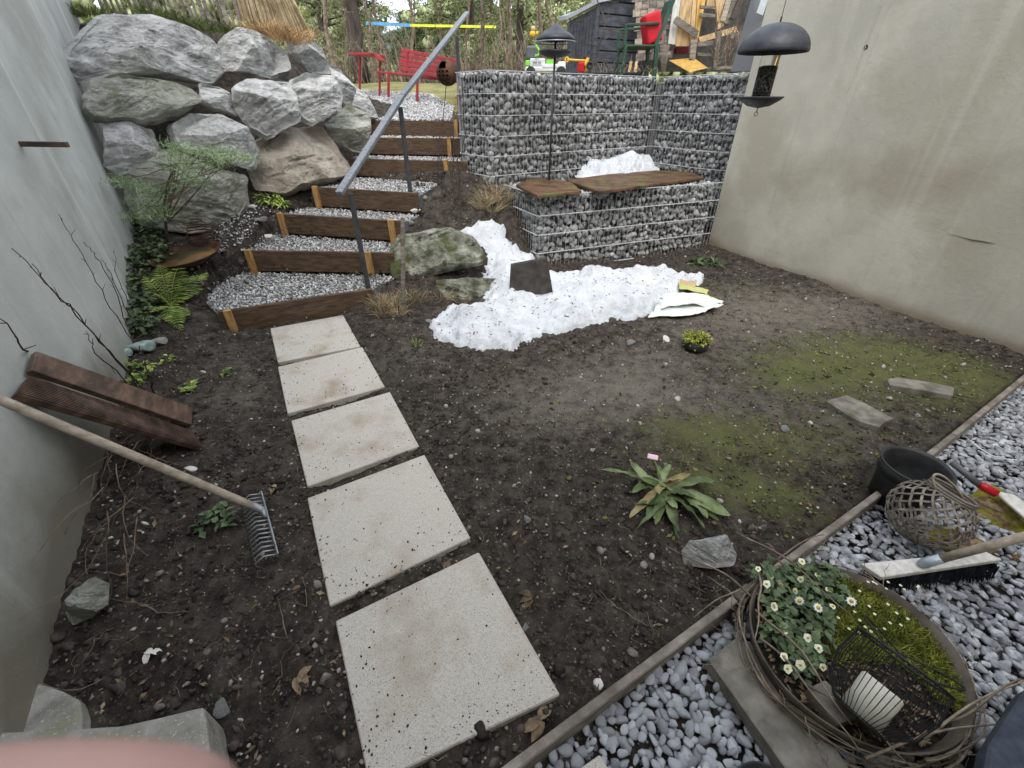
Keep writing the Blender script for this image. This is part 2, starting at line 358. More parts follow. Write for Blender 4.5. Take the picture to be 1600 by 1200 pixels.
M['bark'] = mat('pine_bark', (.04,.032,.027), (.13,.1,.085), scale=9, stretch=(1,1,.3), rough=.9, bump=.8, bscale=14, bdist=.03)
M['teal'] = mat('verdigris', (.2,.3,.27), (.45,.55,.5), scale=20, rough=.7, bump=.5)
M['skin'] = mat('skin', (.42,.25,.22), (.52,.33,.29), scale=30, rough=.5, bump=.1, sss=.3)
M['wax'] = flat('candle_wax', (.75,.72,.62), .5); M['fabric'] = mat('blue_black_fabric', (.035,.042,.06), (.07,.08,.105), scale=20, rough=.9, bump=.3)
M['cream'] = mat('washed_board', (.5,.47,.42), (.72,.7,.66), scale=10, stretch=(3,3,1), rough=.8, bump=.2)
M['seeds'] = mat('bird_seed', (.015,.014,.013), (.2,.19,.16), scale=120, rough=.8, bump=1, bscale=90, lo=.45, hi=.6)
M['basin'] = mat('old_zinc', (.06,.05,.04), (.17,.14,.11), scale=9, rough=.8, bump=.4)
M['slab'] = mat('granite_slab', (.38,.345,.295), (.66,.625,.56), (.53,.495,.44), scale=190, rough=.85, bump=.5, bscale=260, bdist=.003, speck=(.22,.2,.185), speck_s=190, speck_t=.6, detail=10, c4=(.33,.26,.18), s4=3.6, t4=(.5,.78), c5=(.15,.125,.1), s5=26, t5=(.61,.78))
g = bpy.data.materials.new('clear_tube'); g.use_nodes = True; p_ = g.node_tree.nodes['Principled BSDF']; p_.inputs['Transmission Weight'].default_value = 1; p_.inputs['Roughness'].default_value = .08; p_.inputs['IOR'].default_value = 1.15; p_.inputs['Base Color'].default_value = (.9, .92, .9, 1); M['glass'] = g
g = bpy.data.materials.new('smoky_film'); g.use_nodes = True; p_ = g.node_tree.nodes['Principled BSDF']; p_.inputs['Base Color'].default_value = (.2, .2, .21, 1); p_.inputs['Alpha'].default_value = .72; p_.inputs['Roughness'].default_value = .4; M['film'] = g

M['peat'] = mat('peat', (.012,.01,.008), (.05,.04,.032), scale=30, rough=.95, bump=1, bscale=60)
def concrete(name, base, dirt, streak_dir, P, kind):
    """cast concrete: mottled, vertical runs, soiled foot"""
    m = bpy.data.materials.new(name); m.use_nodes = True; N = m.node_tree.nodes; Lk = m.node_tree.links.new
    p = N['Principled BSDF']; tc = N.new('ShaderNodeTexCoord')
    def mapn(s, rot=0):
        q = N.new('ShaderNodeMapping'); q.inputs['Scale'].default_value = s; q.inputs['Rotation'].default_value = (0, 0, rot); Lk(tc.outputs['Object'], q.inputs[0]); return q.outputs[0]
    def noise(v, s, d=6, r=.6):
        n = N.new('ShaderNodeTexNoise'); n.inputs['Scale'].default_value = s; n.inputs['Detail'].default_value = d; n.inputs['Roughness'].default_value = r; Lk(v, n.inputs['Vector']); return n.outputs[0]
    def rp(f, a, b, ca=(0, 0, 0), cb=(1, 1, 1)):
        r = N.new('ShaderNodeValToRGB'); r.color_ramp.elements[0].position = a; r.color_ramp.elements[1].position = b
        r.color_ramp.elements[0].color = (*ca, 1); r.color_ramp.elements[1].color = (*cb, 1); Lk(f, r.inputs[0]); return r.outputs[0]
    def mx(f, a, b):
        x = N.new('ShaderNodeMix'); x.data_type = 'RGBA'; Lk(f, x.inputs[0])
        for k, q in ((6, a), (7, b)):
            if isinstance(q, tuple): x.inputs[k].default_value = (*q, 1)
            else: Lk(q, x.inputs[k])
        return x.outputs[2]
    o1 = mapn((1, 1, 1))
    col = rp(noise(o1, 1.6, 8), .35, .68, tuple(x * .84 for x in base), tuple(x * 1.1 for x in base))
    col = mx(rp(noise(o1, .9, 5), .5, .62), col, tuple(b * .6 + d * .4 for b, d in zip(base, dirt)))
    col = mx(rp(noise(mapn((1, 1, .06)), 5.5, 5, .5), .58, .8), col, tuple(min(1, x * (1.45 if kind == 0 else 1.1)) for x in base))       # light runs
    col = mx(rp(noise(mapn((1, 1, .05)), 9, 4, .5), .60, .9), col, tuple(x * .72 for x in base))
    att = N.new('ShaderNodeAttribute'); att.attribute_name = 'dirt'
    ad = N.new('ShaderNodeMath'); ad.operation = 'MULTIPLY_ADD'; Lk(noise(o1, 3, 6), ad.inputs[0]); ad.inputs[1].default_value = .55; Lk(att.outputs['Fac'], ad.inputs[2])
    col = mx(rp(ad.outputs[0], .42, .95), col, dirt)
    col = mx(rp(noise(o1, 130, 3), .66, .74), col, tuple(x * .5 for x in base))
    Lk(col, p.inputs['Base Color']); p.inputs['Roughness'].default_value = .85; p.inputs['Specular IOR Level'].default_value = .25
    b = N.new('ShaderNodeBump'); b.inputs['Strength'].default_value = .5; b.inputs['Distance'].default_value = .008; Lk(noise(o1, 22, 9, .7), b.inputs['Height']); Lk(b.outputs[0], p.inputs['Normal'])
    return m
def ground_mat(name, soil, soil2, green, light):
    m = bpy.data.materials.new(name); m.use_nodes = True; N = m.node_tree.nodes; Lk = m.node_tree.links.new
    p = N['Principled BSDF']; tc = N.new('ShaderNodeTexCoord')
    def noise(s, d=6, r=.65):
        n = N.new('ShaderNodeTexNoise'); n.inputs['Scale'].default_value = s; n.inputs['Detail'].default_value = d; n.inputs['Roughness'].default_value = r; Lk(tc.outputs['Object'], n.inputs['Vector']); return n.outputs[0]
    def rp(f, a, b, ca=(0, 0, 0), cb=(1, 1, 1)):
        r = N.new('ShaderNodeValToRGB'); r.color_ramp.elements[0].position = a; r.color_ramp.elements[1].position = b
        r.color_ramp.elements[0].color = (*ca, 1); r.color_ramp.elements[1].color = (*cb, 1); Lk(f, r.inputs[0]); return r.outputs[0]
    def mx(f, a, b):
        x = N.new('ShaderNodeMix'); x.data_type = 'RGBA'; Lk(f, x.inputs[0])
        for k, q in ((6, a), (7, b)):
            if isinstance(q, tuple): x.inputs[k].default_value = (*q, 1)
            else: Lk(q, x.inputs[k])
        return x.outputs[2]
    def am(attr, nz, k=.8):
        a = N.new('ShaderNodeAttribute'); a.attribute_name = attr; q = N.new('ShaderNodeMath'); q.operation = 'MULTIPLY_ADD'
        Lk(nz, q.inputs[0]); q.inputs[1].default_value = k / 2; Lk(a.outputs['Fac'], q.inputs[2]); return q.outputs[0]
    col = rp(noise(14, 10), .38, .66, soil, soil2)
    col = mx(rp(am('light', noise(9, 12, .8), 2.2), .58, .86), col, light)
    col = mx(rp(am('green', noise(8, 12, .85), 2.2), .64, .9), col, green)
    col = mx(rp(noise(70, 3), .63, .7), col, tuple(min(1, x * 2.4 + .03) for x in soil2))
    Lk(col, p.inputs['Base Color']); p.inputs['Roughness'].default_value = .95; p.inputs['Specular IOR Level'].default_value = .2
    b = N.new('ShaderNodeBump'); b.inputs['Strength'].default_value = 1; b.inputs['Distance'].default_value = .02; Lk(noise(45, 10, .75), b.inputs['Height']); Lk(b.outputs[0], p.inputs['Normal'])
    return m
M['soil'] = ground_mat('garden_soil', (.024,.019,.016), (.092,.076,.062), (.12,.13,.048), (.18,.16,.132))
# ------------------------------------------------------------------ masks on the ground from measured spots
def blobs(X, Y, L):
    r = 0
    for (u, v, a, b, k) in L:
        p = T(u, v); rx = a; r = r + k * np.exp(-(((X - p[0]) / a) ** 2 + ((Y - p[1]) / b) ** 2))
    return r
GREEN = [(1300,600,1.0,.6,.38),(1120,720,.6,.4,.34),(1420,600,.8,.5,.3),(1250,585,.3,.22,.8),(1400,570,.6,.3,.8),(1500,590,.4,.3,.55),(1150,690,.4,.18,.6),(1060,660,.35,.15,.45),(1130,760,.3,.15,.6),(1230,780,.25,.18,.5),(1330,540,.7,.3,.5),(1180,450,.5,.35,.35),(1300,700,.3,.2,.3)]
LIGHT = [(1150,500,1.0,.8,.65),(900,600,.7,.3,.45),(850,650,.4,.25,.5),(1000,620,.5,.3,.5),(1250,650,.7,.4,.4),(1300,480,.9,.5,.6),(650,560,.3,.25,.3),(370,620,.25,.25,.5),(740,520,.5,.3,.3),(1000,560,.5,.25,.4),(360,560,.3,.3,.25)]
def inside_dist(poly, X, Y):
    poly = np.array(poly); ins = np.zeros(X.shape, bool); D = np.full(X.shape, 1e9)
    for i in range(len(poly)):
        x0, y0 = poly[i]; x1, y1 = poly[(i + 1) % len(poly)]
        c = ((y0 > Y) != (y1 > Y)) & (X < (x1 - x0) * (Y - y0) / (y1 - y0 + 1e-12) + x0); ins ^= c
        dx, dy = x1 - x0, y1 - y0; t = np.clip(((X - x0) * dx + (Y - y0) * dy) / (dx * dx + dy * dy + 1e-12), 0, 1)
        D = np.minimum(D, np.hypot(X - x0 - t * dx, Y - y0 - t * dy))
    return np.where(ins, D, -D)
RS = [((-2.36,3.19),(-1.26,3.70),.2),((-2.59,4.2),(-1.14,4.12),.4),((-2.51,4.87),(-1.13,4.53),.6),((-2.27,5.3),(-1.0,4.9),.8),((-2.1,6.2),(-.55,5.85),1.0),((-2.15,6.78),(-.58,6.55),1.2),((-2.3,7.42),(-.62,7.12),1.38)]
SL = [[(422,513),(536,492),(563,541),(434,566)],[(434,573),(566,542),(601,604),(449,646)],[(455,657),(609,612),(655,697),(480,760)],[(480,778),(663,710),(735,840),(515,947)],[(524,970),(748,862),(875,1085),(577,1228)]]
TREAD = []
for i in range(6):
    a, b, z = RS[i]; c, d, z2 = RS[i + 1]; a, b, c, d = map(np.array, (a, b, c, d))
    d = b + (d - b) * .97; l1 = (a - b) / np.linalg.norm(a - b)
    poly = [a + l1 * .02, b, d, c + l1 * [.1, .12, .1, .03, .0, .0][i]]
    if i == 3: poly[2] = np.array((-.86, 5.7))
    if i == 0: poly = [a, b, b + (.0, .1), d + (.03, 0), c + (-.1, 0), (-2.75, 3.85), (-2.62, 3.45)]
    TREAD.append([tuple(map(float, p)) for p in poly])
def carve(X, Y, Z):
    for p, r in zip(TREAD, RS):
        dd = inside_dist(p, X, Y); Z = np.where(dd > -.06, np.minimum(Z, r[2] - .075 + np.maximum(0, -dd) * .9), Z)
    for q in SL:
        dd = inside_dist([tuple(W(a, b)[:2]) for a, b in q], X, Y); Z = np.where(dd > -.01, np.minimum(Z, .012 + .004 * vnoise(np.stack([X * 30, Y * 30, X * 0], -1), 5)), Z)
    return Z
# ------------------------------------------------------------------ ground
xs = np.arange(-6.6, 5.6, .028); ys = np.arange(-.7, 8.3, .028)
X, Y = np.meshgrid(xs, ys, indexing='ij'); Z = terrain(X, Y)
wave = fbm(np.stack([X * 24, Y * 24, X * 0], -1), 33, 3) * .012
Z2 = Z + wave * np.clip(1.3 - blobs(X, Y, LIGHT) * 1.5, .25, 1)
# the step of the pebble terrace lies a touch lower on the house side of the edging
EA, EB = W(1600, 585)[:2], W(800, 1200)[:2]; ed = (EB - EA) / np.linalg.norm(EB - EA); en = np.array((-ed[1], ed[0]))
if np.dot(np.array((2.5, 0.5)) - EA, en) < 0: en = -en
side = (X - EA[0]) * en[0] + (Y - EA[1]) * en[1]
Z2 = Z2 - np.clip(side * 30, 0, 1) * .05
Z2 = carve(X, Y, Z2); Z2 = np.where((X > .3) & (Y > 6.1), np.minimum(Z2, .5), Z2)
me = grid_mesh('soil', np.stack([X, Y, Z2], -1), M['soil'], {'green': np.minimum(blobs(X, Y, GREEN), 1.1) / 3.4, 'light': blobs(X, Y, LIGHT) / 3.4})
tag(link('ground', me), kind='structure')
# ------------------------------------------------------------------ far ground
def far_h(x, y):
    h = 1.36 + .16 * (y - 7.5); h = np.where(h > 1.95, 1.95 + .01 * (y - 11), h)
    ter = 1.84; k = 1 / (1 + np.exp(-(x + .35) * 9)); kk = 1 / (1 + np.exp((y - 9.5) * 1.5))
    h = h * (1 - k * kk) + ter * k * kk
    return h + .03 * fbm(np.stack([x * .8, y * .8, x * 0], -1), 3, 2)
xs = np.concatenate([np.linspace(-60, -6, 30), np.arange(-5.9, 6, .1), np.linspace(6.2, 60, 30)]); ys = np.concatenate([np.arange(8.2, 14, .1), np.linspace(14.2, 160, 60)])
X, Y = np.meshgrid(xs, ys, indexing='ij'); Zf = far_h(X, Y)
M['field'] = mat('winter_grass', (.19,.17,.07), (.33,.31,.14), (.26,.24,.1), scale=3, rough=.95, bump=1, bscale=25, bdist=.04)
tag(link('meadow', grid_mesh('meadow', np.stack([X, Y, Zf], -1), M['field'])), kind='structure')
# terrace behind the gabion and strip joining garden and meadow
tp = [(-.5, 6.3), (-.1, 6.0), (2.4, 7.55), (3.3, 6.8), (7, 6.8), (9, 13), (-.5, 13)]
mb = MB(); mb.prism(tp, .4, 1.83); tag(mb.build('upper_terrace', M['field']), kind='structure')
tag(link('meadow_edge', grid_mesh('m', np.stack(np.broadcast_arrays(*(lambda a, b: (a, b, np.minimum(terrain(a, np.minimum(b, 8.1)) , 9) * 0 + 1.33 + .16 * np.maximum(0, b - 7.5) + .02))(*np.meshgrid(np.arange(-2.4, -.4, .05), np.arange(7.35, 9.0, .05), indexing='ij'))), -1), M['field'])), kind='structure')
# distant wooded hill
xs = np.linspace(-140, 140, 80); ys = np.linspace(90, 155, 20); X, Y = np.meshgrid(xs, ys, indexing='ij')
Zh = 2 + (Y - 90) * .2 * (1 + .4 * fbm(np.stack([X * .03, Y * .03, X * 0], -1), 8, 3))
M['hill'] = mat('wooded_hill', (.05,.07,.06), (.12,.14,.12), scale=.4, rough=1, bump=0)
tag(link('hill', grid_mesh('hill', np.stack([X, Y, Zh], -1), M['hill'])), kind='structure')
#SPLIT1
# ------------------------------------------------------------------ concrete walls
def wall_mesh(name, P0, P1, thick, z0, z1, mt, dirtf, label, n=(60, 40)):
    P0 = np.array(P0, float); P1 = np.array(P1, float); d = (P1 - P0); L = np.linalg.norm(d); d /= L; nn = np.array((-d[1], d[0])) * thick
    t = np.linspace(0, L, n[0]); z = np.linspace(z0, z1, n[1]); TT, ZZ = np.meshgrid(t, z, indexing='ij')
    P = np.stack([P0[0] + d[0] * TT, P0[1] + d[1] * TT, ZZ], -1)
    f = grid_mesh(name, P, mt, {'dirt': dirtf(P)})
    bm = bmesh.new(); bm.from_mesh(f)
    r = bmesh.ops.extrude_face_region(bm, geom=bm.faces[:]); bmesh.ops.translate(bm, verts=[e for e in r['geom'] if isinstance(e, bmesh.types.BMVert)], vec=(nn[0], nn[1], 0))
    bmesh.ops.recalc_face_normals(bm, faces=bm.faces[:]); bm.to_mesh(f); bm.free()
    f.polygons.foreach_set('use_smooth', [False] * len(f.polygons))
    o = link(name, f); tag(o, label, 'wall'); return o
M['concL'] = concrete('concrete_pale', (.56, .58, .545), (.2, .185, .145), None, None, 0)
M['concR'] = concrete('concrete_warm', (.5, .475, .395), (.27, .225, .16), None, None, 1)
LW_P = np.array((-1.88, 1.3)); LW_D = np.array((-.51, .86)); LW_D /= np.linalg.norm(LW_D); LW_N = np.array((LW_D[1], -LW_D[0]))
def onL(u, v, off=0.0):
    return PL(u, v, (LW_P[0] + LW_N[0] * off, LW_P[1] + LW_N[1] * off, 0), (LW_N[0], LW_N[1], 0))
def dL(P):
    h = P[..., 2] - terrain(P[..., 0], P[..., 1])
    t = (P[..., 0] - LW_P[0]) * LW_D[0] + (P[..., 1] - LW_P[1]) * LW_D[1]
    return np.clip(.85 - h * 1.5, 0, .85) * np.clip(1.3 - t * .5, .25, 1)
a = LW_P - LW_D * 2.6; b = LW_P + LW_D * 5.6
wl = wall_mesh('concrete_wall', a, b, .25, -.6, 4.4, M['concL'], dL, 'pale concrete wall with whitish vertical runs, behind the leaning boards on the left')
RA = W(1105, 385)[:2]; RB = W(1600, 553)[:2]; rd = (RB - RA) / np.linalg.norm(RB - RA); RC = RA + rd * 7.5; RN = np.array((rd[1], -rd[0])); 
if np.dot(RN, RA) > 0: RN = -RN
def onR(u, v, off=0.0): return PL(u, v, (RA[0] + RN[0] * off, RA[1] + RN[1] * off, 0), (RN[0], RN[1], 0))
def dR(P):
    h = P[..., 2]; t = (P[..., 0] - RA[0]) * rd[0] + (P[..., 1] - RA[1]) * rd[1]
    r = np.clip(.75 - h * 6, 0, .75)
    r = r + .3 * np.exp(-((h - .85 - .1 * t) / .3) ** 2) * np.clip(t * 1.2, 0, 1)
    r = r + .5 * np.exp(-(t / .25) ** 2) * np.clip(.8 - h, 0, 1)
    return r
wr = wall_mesh('concrete_wall', RA, RC, .25, -.4, 4.4, M['concR'], dR, 'tall beige concrete wall with a brown damp band, to the right of the hanging feeder', (120, 70))
# tie hole, form board ridges and a dark scrape on the right wall
c = onR(1353, 74, .001); ax = [np.array((rd[0], rd[1], 0)), np.array((0, 0, 1)), np.array((RN[0], RN[1], 0))]
mb = MB(); mb.lathe([(.017, .0), (.015, .003), (.011, .001), (.010, -.001)], c, 16, ax, cap1=True)
M['hole'] = flat('tie_hole', (.03, .028, .025), .9); mb.build('tie_hole', M['hole'], wr)
mb = MB(); mb.ring(c, .02, .002, 24, 5, ax); mb.build('tie_hole_rim', M['concR'], wr)
M['scrape'] = flat('scrape_mark', (.12, .105, .085), .9)
mb = MB(); pts = [onR(*q, .003) for q in [(1480,365),(1505,371),(1520,375),(1535,377),(1556,381)]]; mb.tube(pts, [.0005, .0015, .004, .004, .0005], 6); mb.build('scrape', M['scrape'], wr)
for (u0, v0, u1, v1) in [(1392, 5, 1300, 235), (1378, 8, 1318, 160)]:
    mb = MB(); p = onR(u0, v0, .0005); q = onR(u1, v1, .0005); mb.beam(p, q, .006, .004, (RN[0], RN[1], 0)); mb.build('board_joint', M['concR'], wr)
# batten standing out of the left wall
bt = thing('wooden_batten', 'short brown wooden batten sticking out of the pale left wall', 'batten', tuple(A(105, 226, 2.7)))
e1 = A(106, 226, 2.7); e0 = e1 + np.array((-.75, .0, .01))
mb = MB(); mb.beam(e0, e1, .024, .026); mb.build('strip', M['deck'], bt, bevel=.003)
# low concrete ledge and boulder in the near left corner
def sheetblock(name, px, z, th, m, label, cat, zs=None):
    P = [W(u, v, z) for u, v in px]; mb = MB(); mb.prism([(p[0], p[1]) for p in P], z - th, z)
    return tag(mb.build(name, m, bevel=.012, seg=3), label, cat)
M['conccap'] = mat('concrete_cap', (.2,.19,.165), (.36,.345,.31), scale=14, rough=.9, bump=.6, bscale=90, bdist=.004, speck=(.5,.49,.42), speck_s=120, speck_t=.62, c4=(.25,.25,.17), s4=6)
sheetblock('concrete_ledge', [(-80,1146),(60,1141),(130,1137),(190,1133),(250,1120),(318,1103),(322,1130),(328,1180),(335,1300),(-80,1320)], .18, .25, M['conccap'], 'pale concrete ledge with a curved edge in the near left corner', 'ledge')
sheetblock('concrete_ledge', [(-80,1058),(40,1060),(95,1078),(122,1092),(128,1115),(126,1142),(60,1160),(-80,1160)], .10, .25, M['conccap'], 'grey rounded footing between the left wall and the curved ledge', 'ledge')
# ------------------------------------------------------------------ house behind the viewer with its balcony
hw = MB(); hw.box((1.2, -1.1, 1.9), (9.5, .25, 4.6)); tag(hw.build('house_wall', M['concR']), 'rendered house wall behind the terrace', 'wall')
# ------------------------------------------------------------------ paving slabs
LB = ['pale granite paving slab against the lowest wooden step, farthest of the path','pale slab with a brownish stain and scratches, second from the wooden step','middle slab of the path, grey speckled, with a small weed mark','pale slab beside the rake head, second nearest of the path','largest looking slab at the near end of the path, cut by the frame']
for i, (q, l) in enumerate(zip(SL, LB)):
    P = [W(u, v, .024 - .002 * (i % 2)) for u, v in q]; mb = MB(); mb.prism([(p[0], p[1]) for p in P], -.03, .024 - .002 * (i % 2))
    o = tag(mb.build('paving_slab', M['slab'], bevel=.004), l, 'paving slab', 'square slabs of the garden path')
# ------------------------------------------------------------------ edging boards
EP = [(1640,557),(1490,680),(1375,770),(1150,935),(780,1214)]
EL = ['farthest wooden edging board, beside the right wall','short edging board between the black pot and the farthest board','edging board from the black pot to the flower basin','near edging board running below the paving path']
for i in range(4):
    p, q = W(*EP[i], .045), W(*EP[i + 1], .045); dd = (q - p) / np.linalg.norm(q - p); p = p + dd * .004; q = q - dd * .004
    t = thing('edging_board', EL[i], 'edging board', (p[0], p[1], 0), 'edging boards between soil and pebbles')
    mb = MB(); mb.beam(p - (0, 0, .06), q - (0, 0, .06), .028, .13); mb.build('plank', M['greywood'], t, bevel=.004)
# ------------------------------------------------------------------ steps
SLAB = ['lowest wooden step, behind the farthest paving slab','second wooden step from below, with an orange post at each end','third wooden step, level with the big lichen boulder','fourth wooden step, beside the brown boulder','fifth wooden step behind the middle handrail post','sixth wooden step, one below the top','top wooden step with the gravel path behind it']
stk = [[.06],[.03,.84],[.03,.94],[.05],[.84],[.84],[.9]]
for i, (a, b, z) in enumerate(RS):
    a = np.array(a); b = np.array(b); d = (b - a) / np.linalg.norm(b - a); n = np.array((d[1], -d[0]))
    t = thing('wooden_step', SLAB[i], 'step', (*((a + b) / 2), z - .2), 'wooden steps of the garden stair')
    mb = MB(); mb.beam((*a, z - .1), (*b, z - .1), .036, .2); mb.build('riser_board', M['wood'], t, bevel=.004)
    for s in stk[i]:
        c = a + (b - a) * s + n * .040; mb = MB(); ln = .0
        mb.frame((c[0], c[1], z - .12), [(d[0], d[1], 0), (n[0], n[1], 0), (0, 0, 1)], (.055, .042, .27)); mb.build('stake', M['stake'], t, bevel=.003)
# gravel of the treads
GP = stone_protos(8, I1, .3, 2, .8, 300)
def poly_pts(poly, n):
    poly = np.array(poly); lo = poly.min(0); hi = poly.max(0); out_ = []
    area = 0
    for i in range(len(poly)):
        x0, y0 = poly[i]; x1, y1 = poly[(i + 1) % len(poly)]; area += x0 * y1 - x1 * y0
    area = abs(area) / 2; k = int(n * (hi - lo).prod() / area); Q = rng.uniform(lo, hi, (k, 2)); ins = np.zeros(k, bool)
    for i in range(len(poly)):
        x0, y0 = poly[i]; x1, y1 = poly[(i + 1) % len(poly)]
        c = ((y0 > Q[:, 1]) != (y1 > Q[:, 1])) & (Q[:, 0] < (x1 - x0) * (Q[:, 1] - y0) / (y1 - y0 + 1e-12) + x0); ins ^= c
    return Q[ins], area
PP = []; ZZ = []
M['gravelbed'] = mat('gravel_bed', (.06,.06,.06), (.2,.2,.2), scale=60, bump=.5, rough=.95)
for i in range(6):
    z = RS[i][2]; poly = TREAD[i]
    mb = MB(); mb.prism([tuple(p) for p in poly], z - .16, z - .035); tag(mb.build('gravel_bed', M['gravelbed']), kind='structure')
    Q, ar = poly_pts(poly, 0 or 1); Q, ar = poly_pts(poly, int(ar * 3400)); PP.append(Q); ZZ.append(np.full(len(Q), z - .028) + rng.uniform(-.008, .01, len(Q)))
Q, ar = poly_pts([(-2.25,7.4),(-.9,7.2),(-.95,8.4),(-1.5,9.6),(-3.4,10.2),(-2.8,8.6)], 14000); PP.append(Q); ZZ.append(1.375 + .16 * np.maximum(0, Q[:, 1] - 7.5) + .012 + rng.uniform(-.01, .012, len(Q)))
# scattered grit left of the stair
Q, ar = poly_pts([(-3.05,3.9),(-2.6,3.5),(-2.35,4.1),(-2.45,5.0),(-2.95,5.0)], 700); PP.append(Q); ZZ.append(carve(Q[:, 0], Q[:, 1], terrain(Q[:, 0], Q[:, 1])) + .012)
Q = np.concatenate(PP); Zg = np.concatenate(ZZ); n = len(Q); S = rng.uniform(.006, .0135, (n, 1)) * rng.uniform(.7, 1.3, (n, 3)) * np.where(Q[:, 1:2] > 7.2, 1.5, 1)
scatter('gravel', [(v, f) for v, f in stone_protos(8, ico(1), .3, 2, .8, 300)], np.c_[Q, Zg], S, randrot(n, rng), M['gravel'])
# ------------------------------------------------------------------ handrail
hr = thing('handrail', 'slanting dark metal handrail with three posts beside the wooden steps', 'handrail', (-1.31, 3.7, 0))
k0, k1, k2 = A(530, 303, 3.62), A(628, 150, 5.0), A(730, 20, 7.15)
mb = MB(); mb.beam(k0, k1, .062, .036); 
rl = mb.build('rail', M['rail'], hr, bevel=.008, seg=2); mb = MB(); d = (k2 - k1) / np.linalg.norm(k2 - k1); mb.beam(k1 + d * .004, k2, .062, .036); mb.build('rail', M['rail'], hr, bevel=.008, seg=2)
for (t, bq) in ((A(545, 300, 3.74), A(583, 481, 3.74)), (A(625, 165, 5.02), A(645, 332, 4.98)), (A(714, 55, 6.95), A(720, 190, 6.95))):
    mb = MB(); b2 = np.array((bq[0] * .5 + t[0] * .5, bq[1], bq[2] - .05)); t2 = np.array((b2[0], t[1], t[2] - .01)); 
    mb.frame((b2 + t2) / 2, [(.93,.37,0),(-.37,.93,0),(0,0,1)], (.042, .042, t2[2] - b2[2])); mb.build('post', M['steel'], hr, bevel=.003)
# ------------------------------------------------------------------ gabions
GS = stone_protos(14, I2, .22, 5, .9, 500)
GS1 = stone_protos(16, ico(2), .35, 8, .8, 540)
def face_stones(a, b, z0, z1, dn, cell=(.06, .078), skip=None, top=None):
    a = np.array(a, float); b = np.array(b, float); L = np.linalg.norm(b - a); d = (b - a) / L; n = np.array((d[1], -d[0])) * dn
    P = []; nx = int(L / cell[0]); nz = int((z1 - z0) / cell[1])
    for i in range(nx):
        for k in range(nz):
            x = (i + .5 + rng.uniform(-.32, .32) + .5 * (k % 2)) * cell[0]; z = z0 + (k + .5 + rng.uniform(-.3, .3)) * cell[1]
            x = min(x, L - .03); q = a + d * x - n * (.05 + rng.uniform(-.002, .02)); P.append((q[0], q[1], min(z, z1 - .035)))
    return np.array(P), d, n
def gabion(name, label, faces, core, z0, z1, wires_z, loc):
    t = thing(name, label, 'gabion', loc)
    mb = MB(); 
    for c_ in core: mb.prism(c_, z0, z1 - .07)
    mb.build('core', M['gravelbed'], t)
    Pn = []; Rn = []
    for (a, b, dn, zz0, zz1) in faces:
        P, d, n = face_stones(a, b, zz0, zz1, dn); Pn.append(P)
    P = np.concatenate(Pn); idx = rng.permutation(len(P)); P = P[idx]
    dist = np.linalg.norm(P - O, axis=1); order = np.argsort(dist); A_, B_ = order[:300], order[300:]
    def SR(m): 
        S = rng.uniform(.028, .046, (m, 1)) * np.array((.85, .85, 1.25)) * rng.uniform(.8, 1.2, (m, 3)); return S, tiltrot(m, rng, .6)
    S, R = SR(len(A_)); individuals('stone', GS1, P[A_], S, R, M['gabion'], t)
    S, R = SR(len(B_)); scatter('stones', GS1, P[B_], S, R, M['gabion'], t)
    # second layer behind the first, closing the gaps
    mb = MB(); mh = MB()
    Q2 = []
    for (a, b, dn, zz0, zz1) in faces:
        a = np.array(a, float); b = np.array(b, float); L = np.linalg.norm(b - a); d = (b - a) / L; n = np.array((d[1], -d[0])) * dn
        mm = int(L * (zz1 - zz0) * 260); u = rng.uniform(0, L, mm); z = rng.uniform(zz0, zz1 - .05, mm); q = a + d * u[:, None] - n * rng.uniform(.085, .11, (mm, 1)); Q2.append(np.c_[q, z])
        for x in np.arange(.02, L, .055):
            q = a + d * x + n * .01; mb.beam((*q, zz0), (*q, zz1), .003, .003, (d[0], d[1], 0))
        for z in wires_z:
            if zz0 - .02 <= z <= zz1 + .02:
                for off in (.006, .016): mh.beam((*(a + n * off), z), (*(b + n * off), z), .006, .006)
    Q2 = np.concatenate(Q2); S, R = SR(len(Q2)); scatter('inner_stones', GS1, Q2, S, R, M['gabion'], t)
    tag(mb.build('upright_wires', M['vwire'], t), kind='stuff'); mh.build('cross_wires', M['wire'], t)
    return t
c0, c1 = (-.25, 5.5), tuple(A(1034, 118, 7.0)[:2]); cm1 = (-.62, 5.95); cm2 = (-.66, 7.6); c2 = tuple(A(1122, 115, 6.25)[:2]); c3 = (RA[0] + .22, RA[1] + .12)
TZ = 1.885
gu = gabion('gabion_wall', 'tall stone-filled gabion wall behind the bench-like lower one', [(c0, c1, 1, .62, TZ), (c1, c2, 1, .0, TZ), (c2, c3, 1, .0, TZ), (cm1, c0, 1, .4, TZ), (cm2, cm1, 1, 1.0, TZ)],
    [[(c1[0]-.04,c1[1]+.05),(c1[0]+.16,c1[1]+.01),(c1[0]+.3,c1[1]+.4),(c1[0]-.2,c1[1]+.4)],[(-.52,6.0),(-.2,5.62),(c1[0]-.05,c1[1]+.12),(c1[0]+.05,c1[1]+.8),(-.5,6.6)], [(c1[0]+.1,c1[1]),(c2[0]+.12,c2[1]),(c3[0]+.12,c3[1]+.05),(4.2,6.4),(3.2,8.2),(c1[0],c1[1]+.7)]], .0, TZ, [TZ - .005 - .2 * i for i in range(10)], (.5, 6, .7))
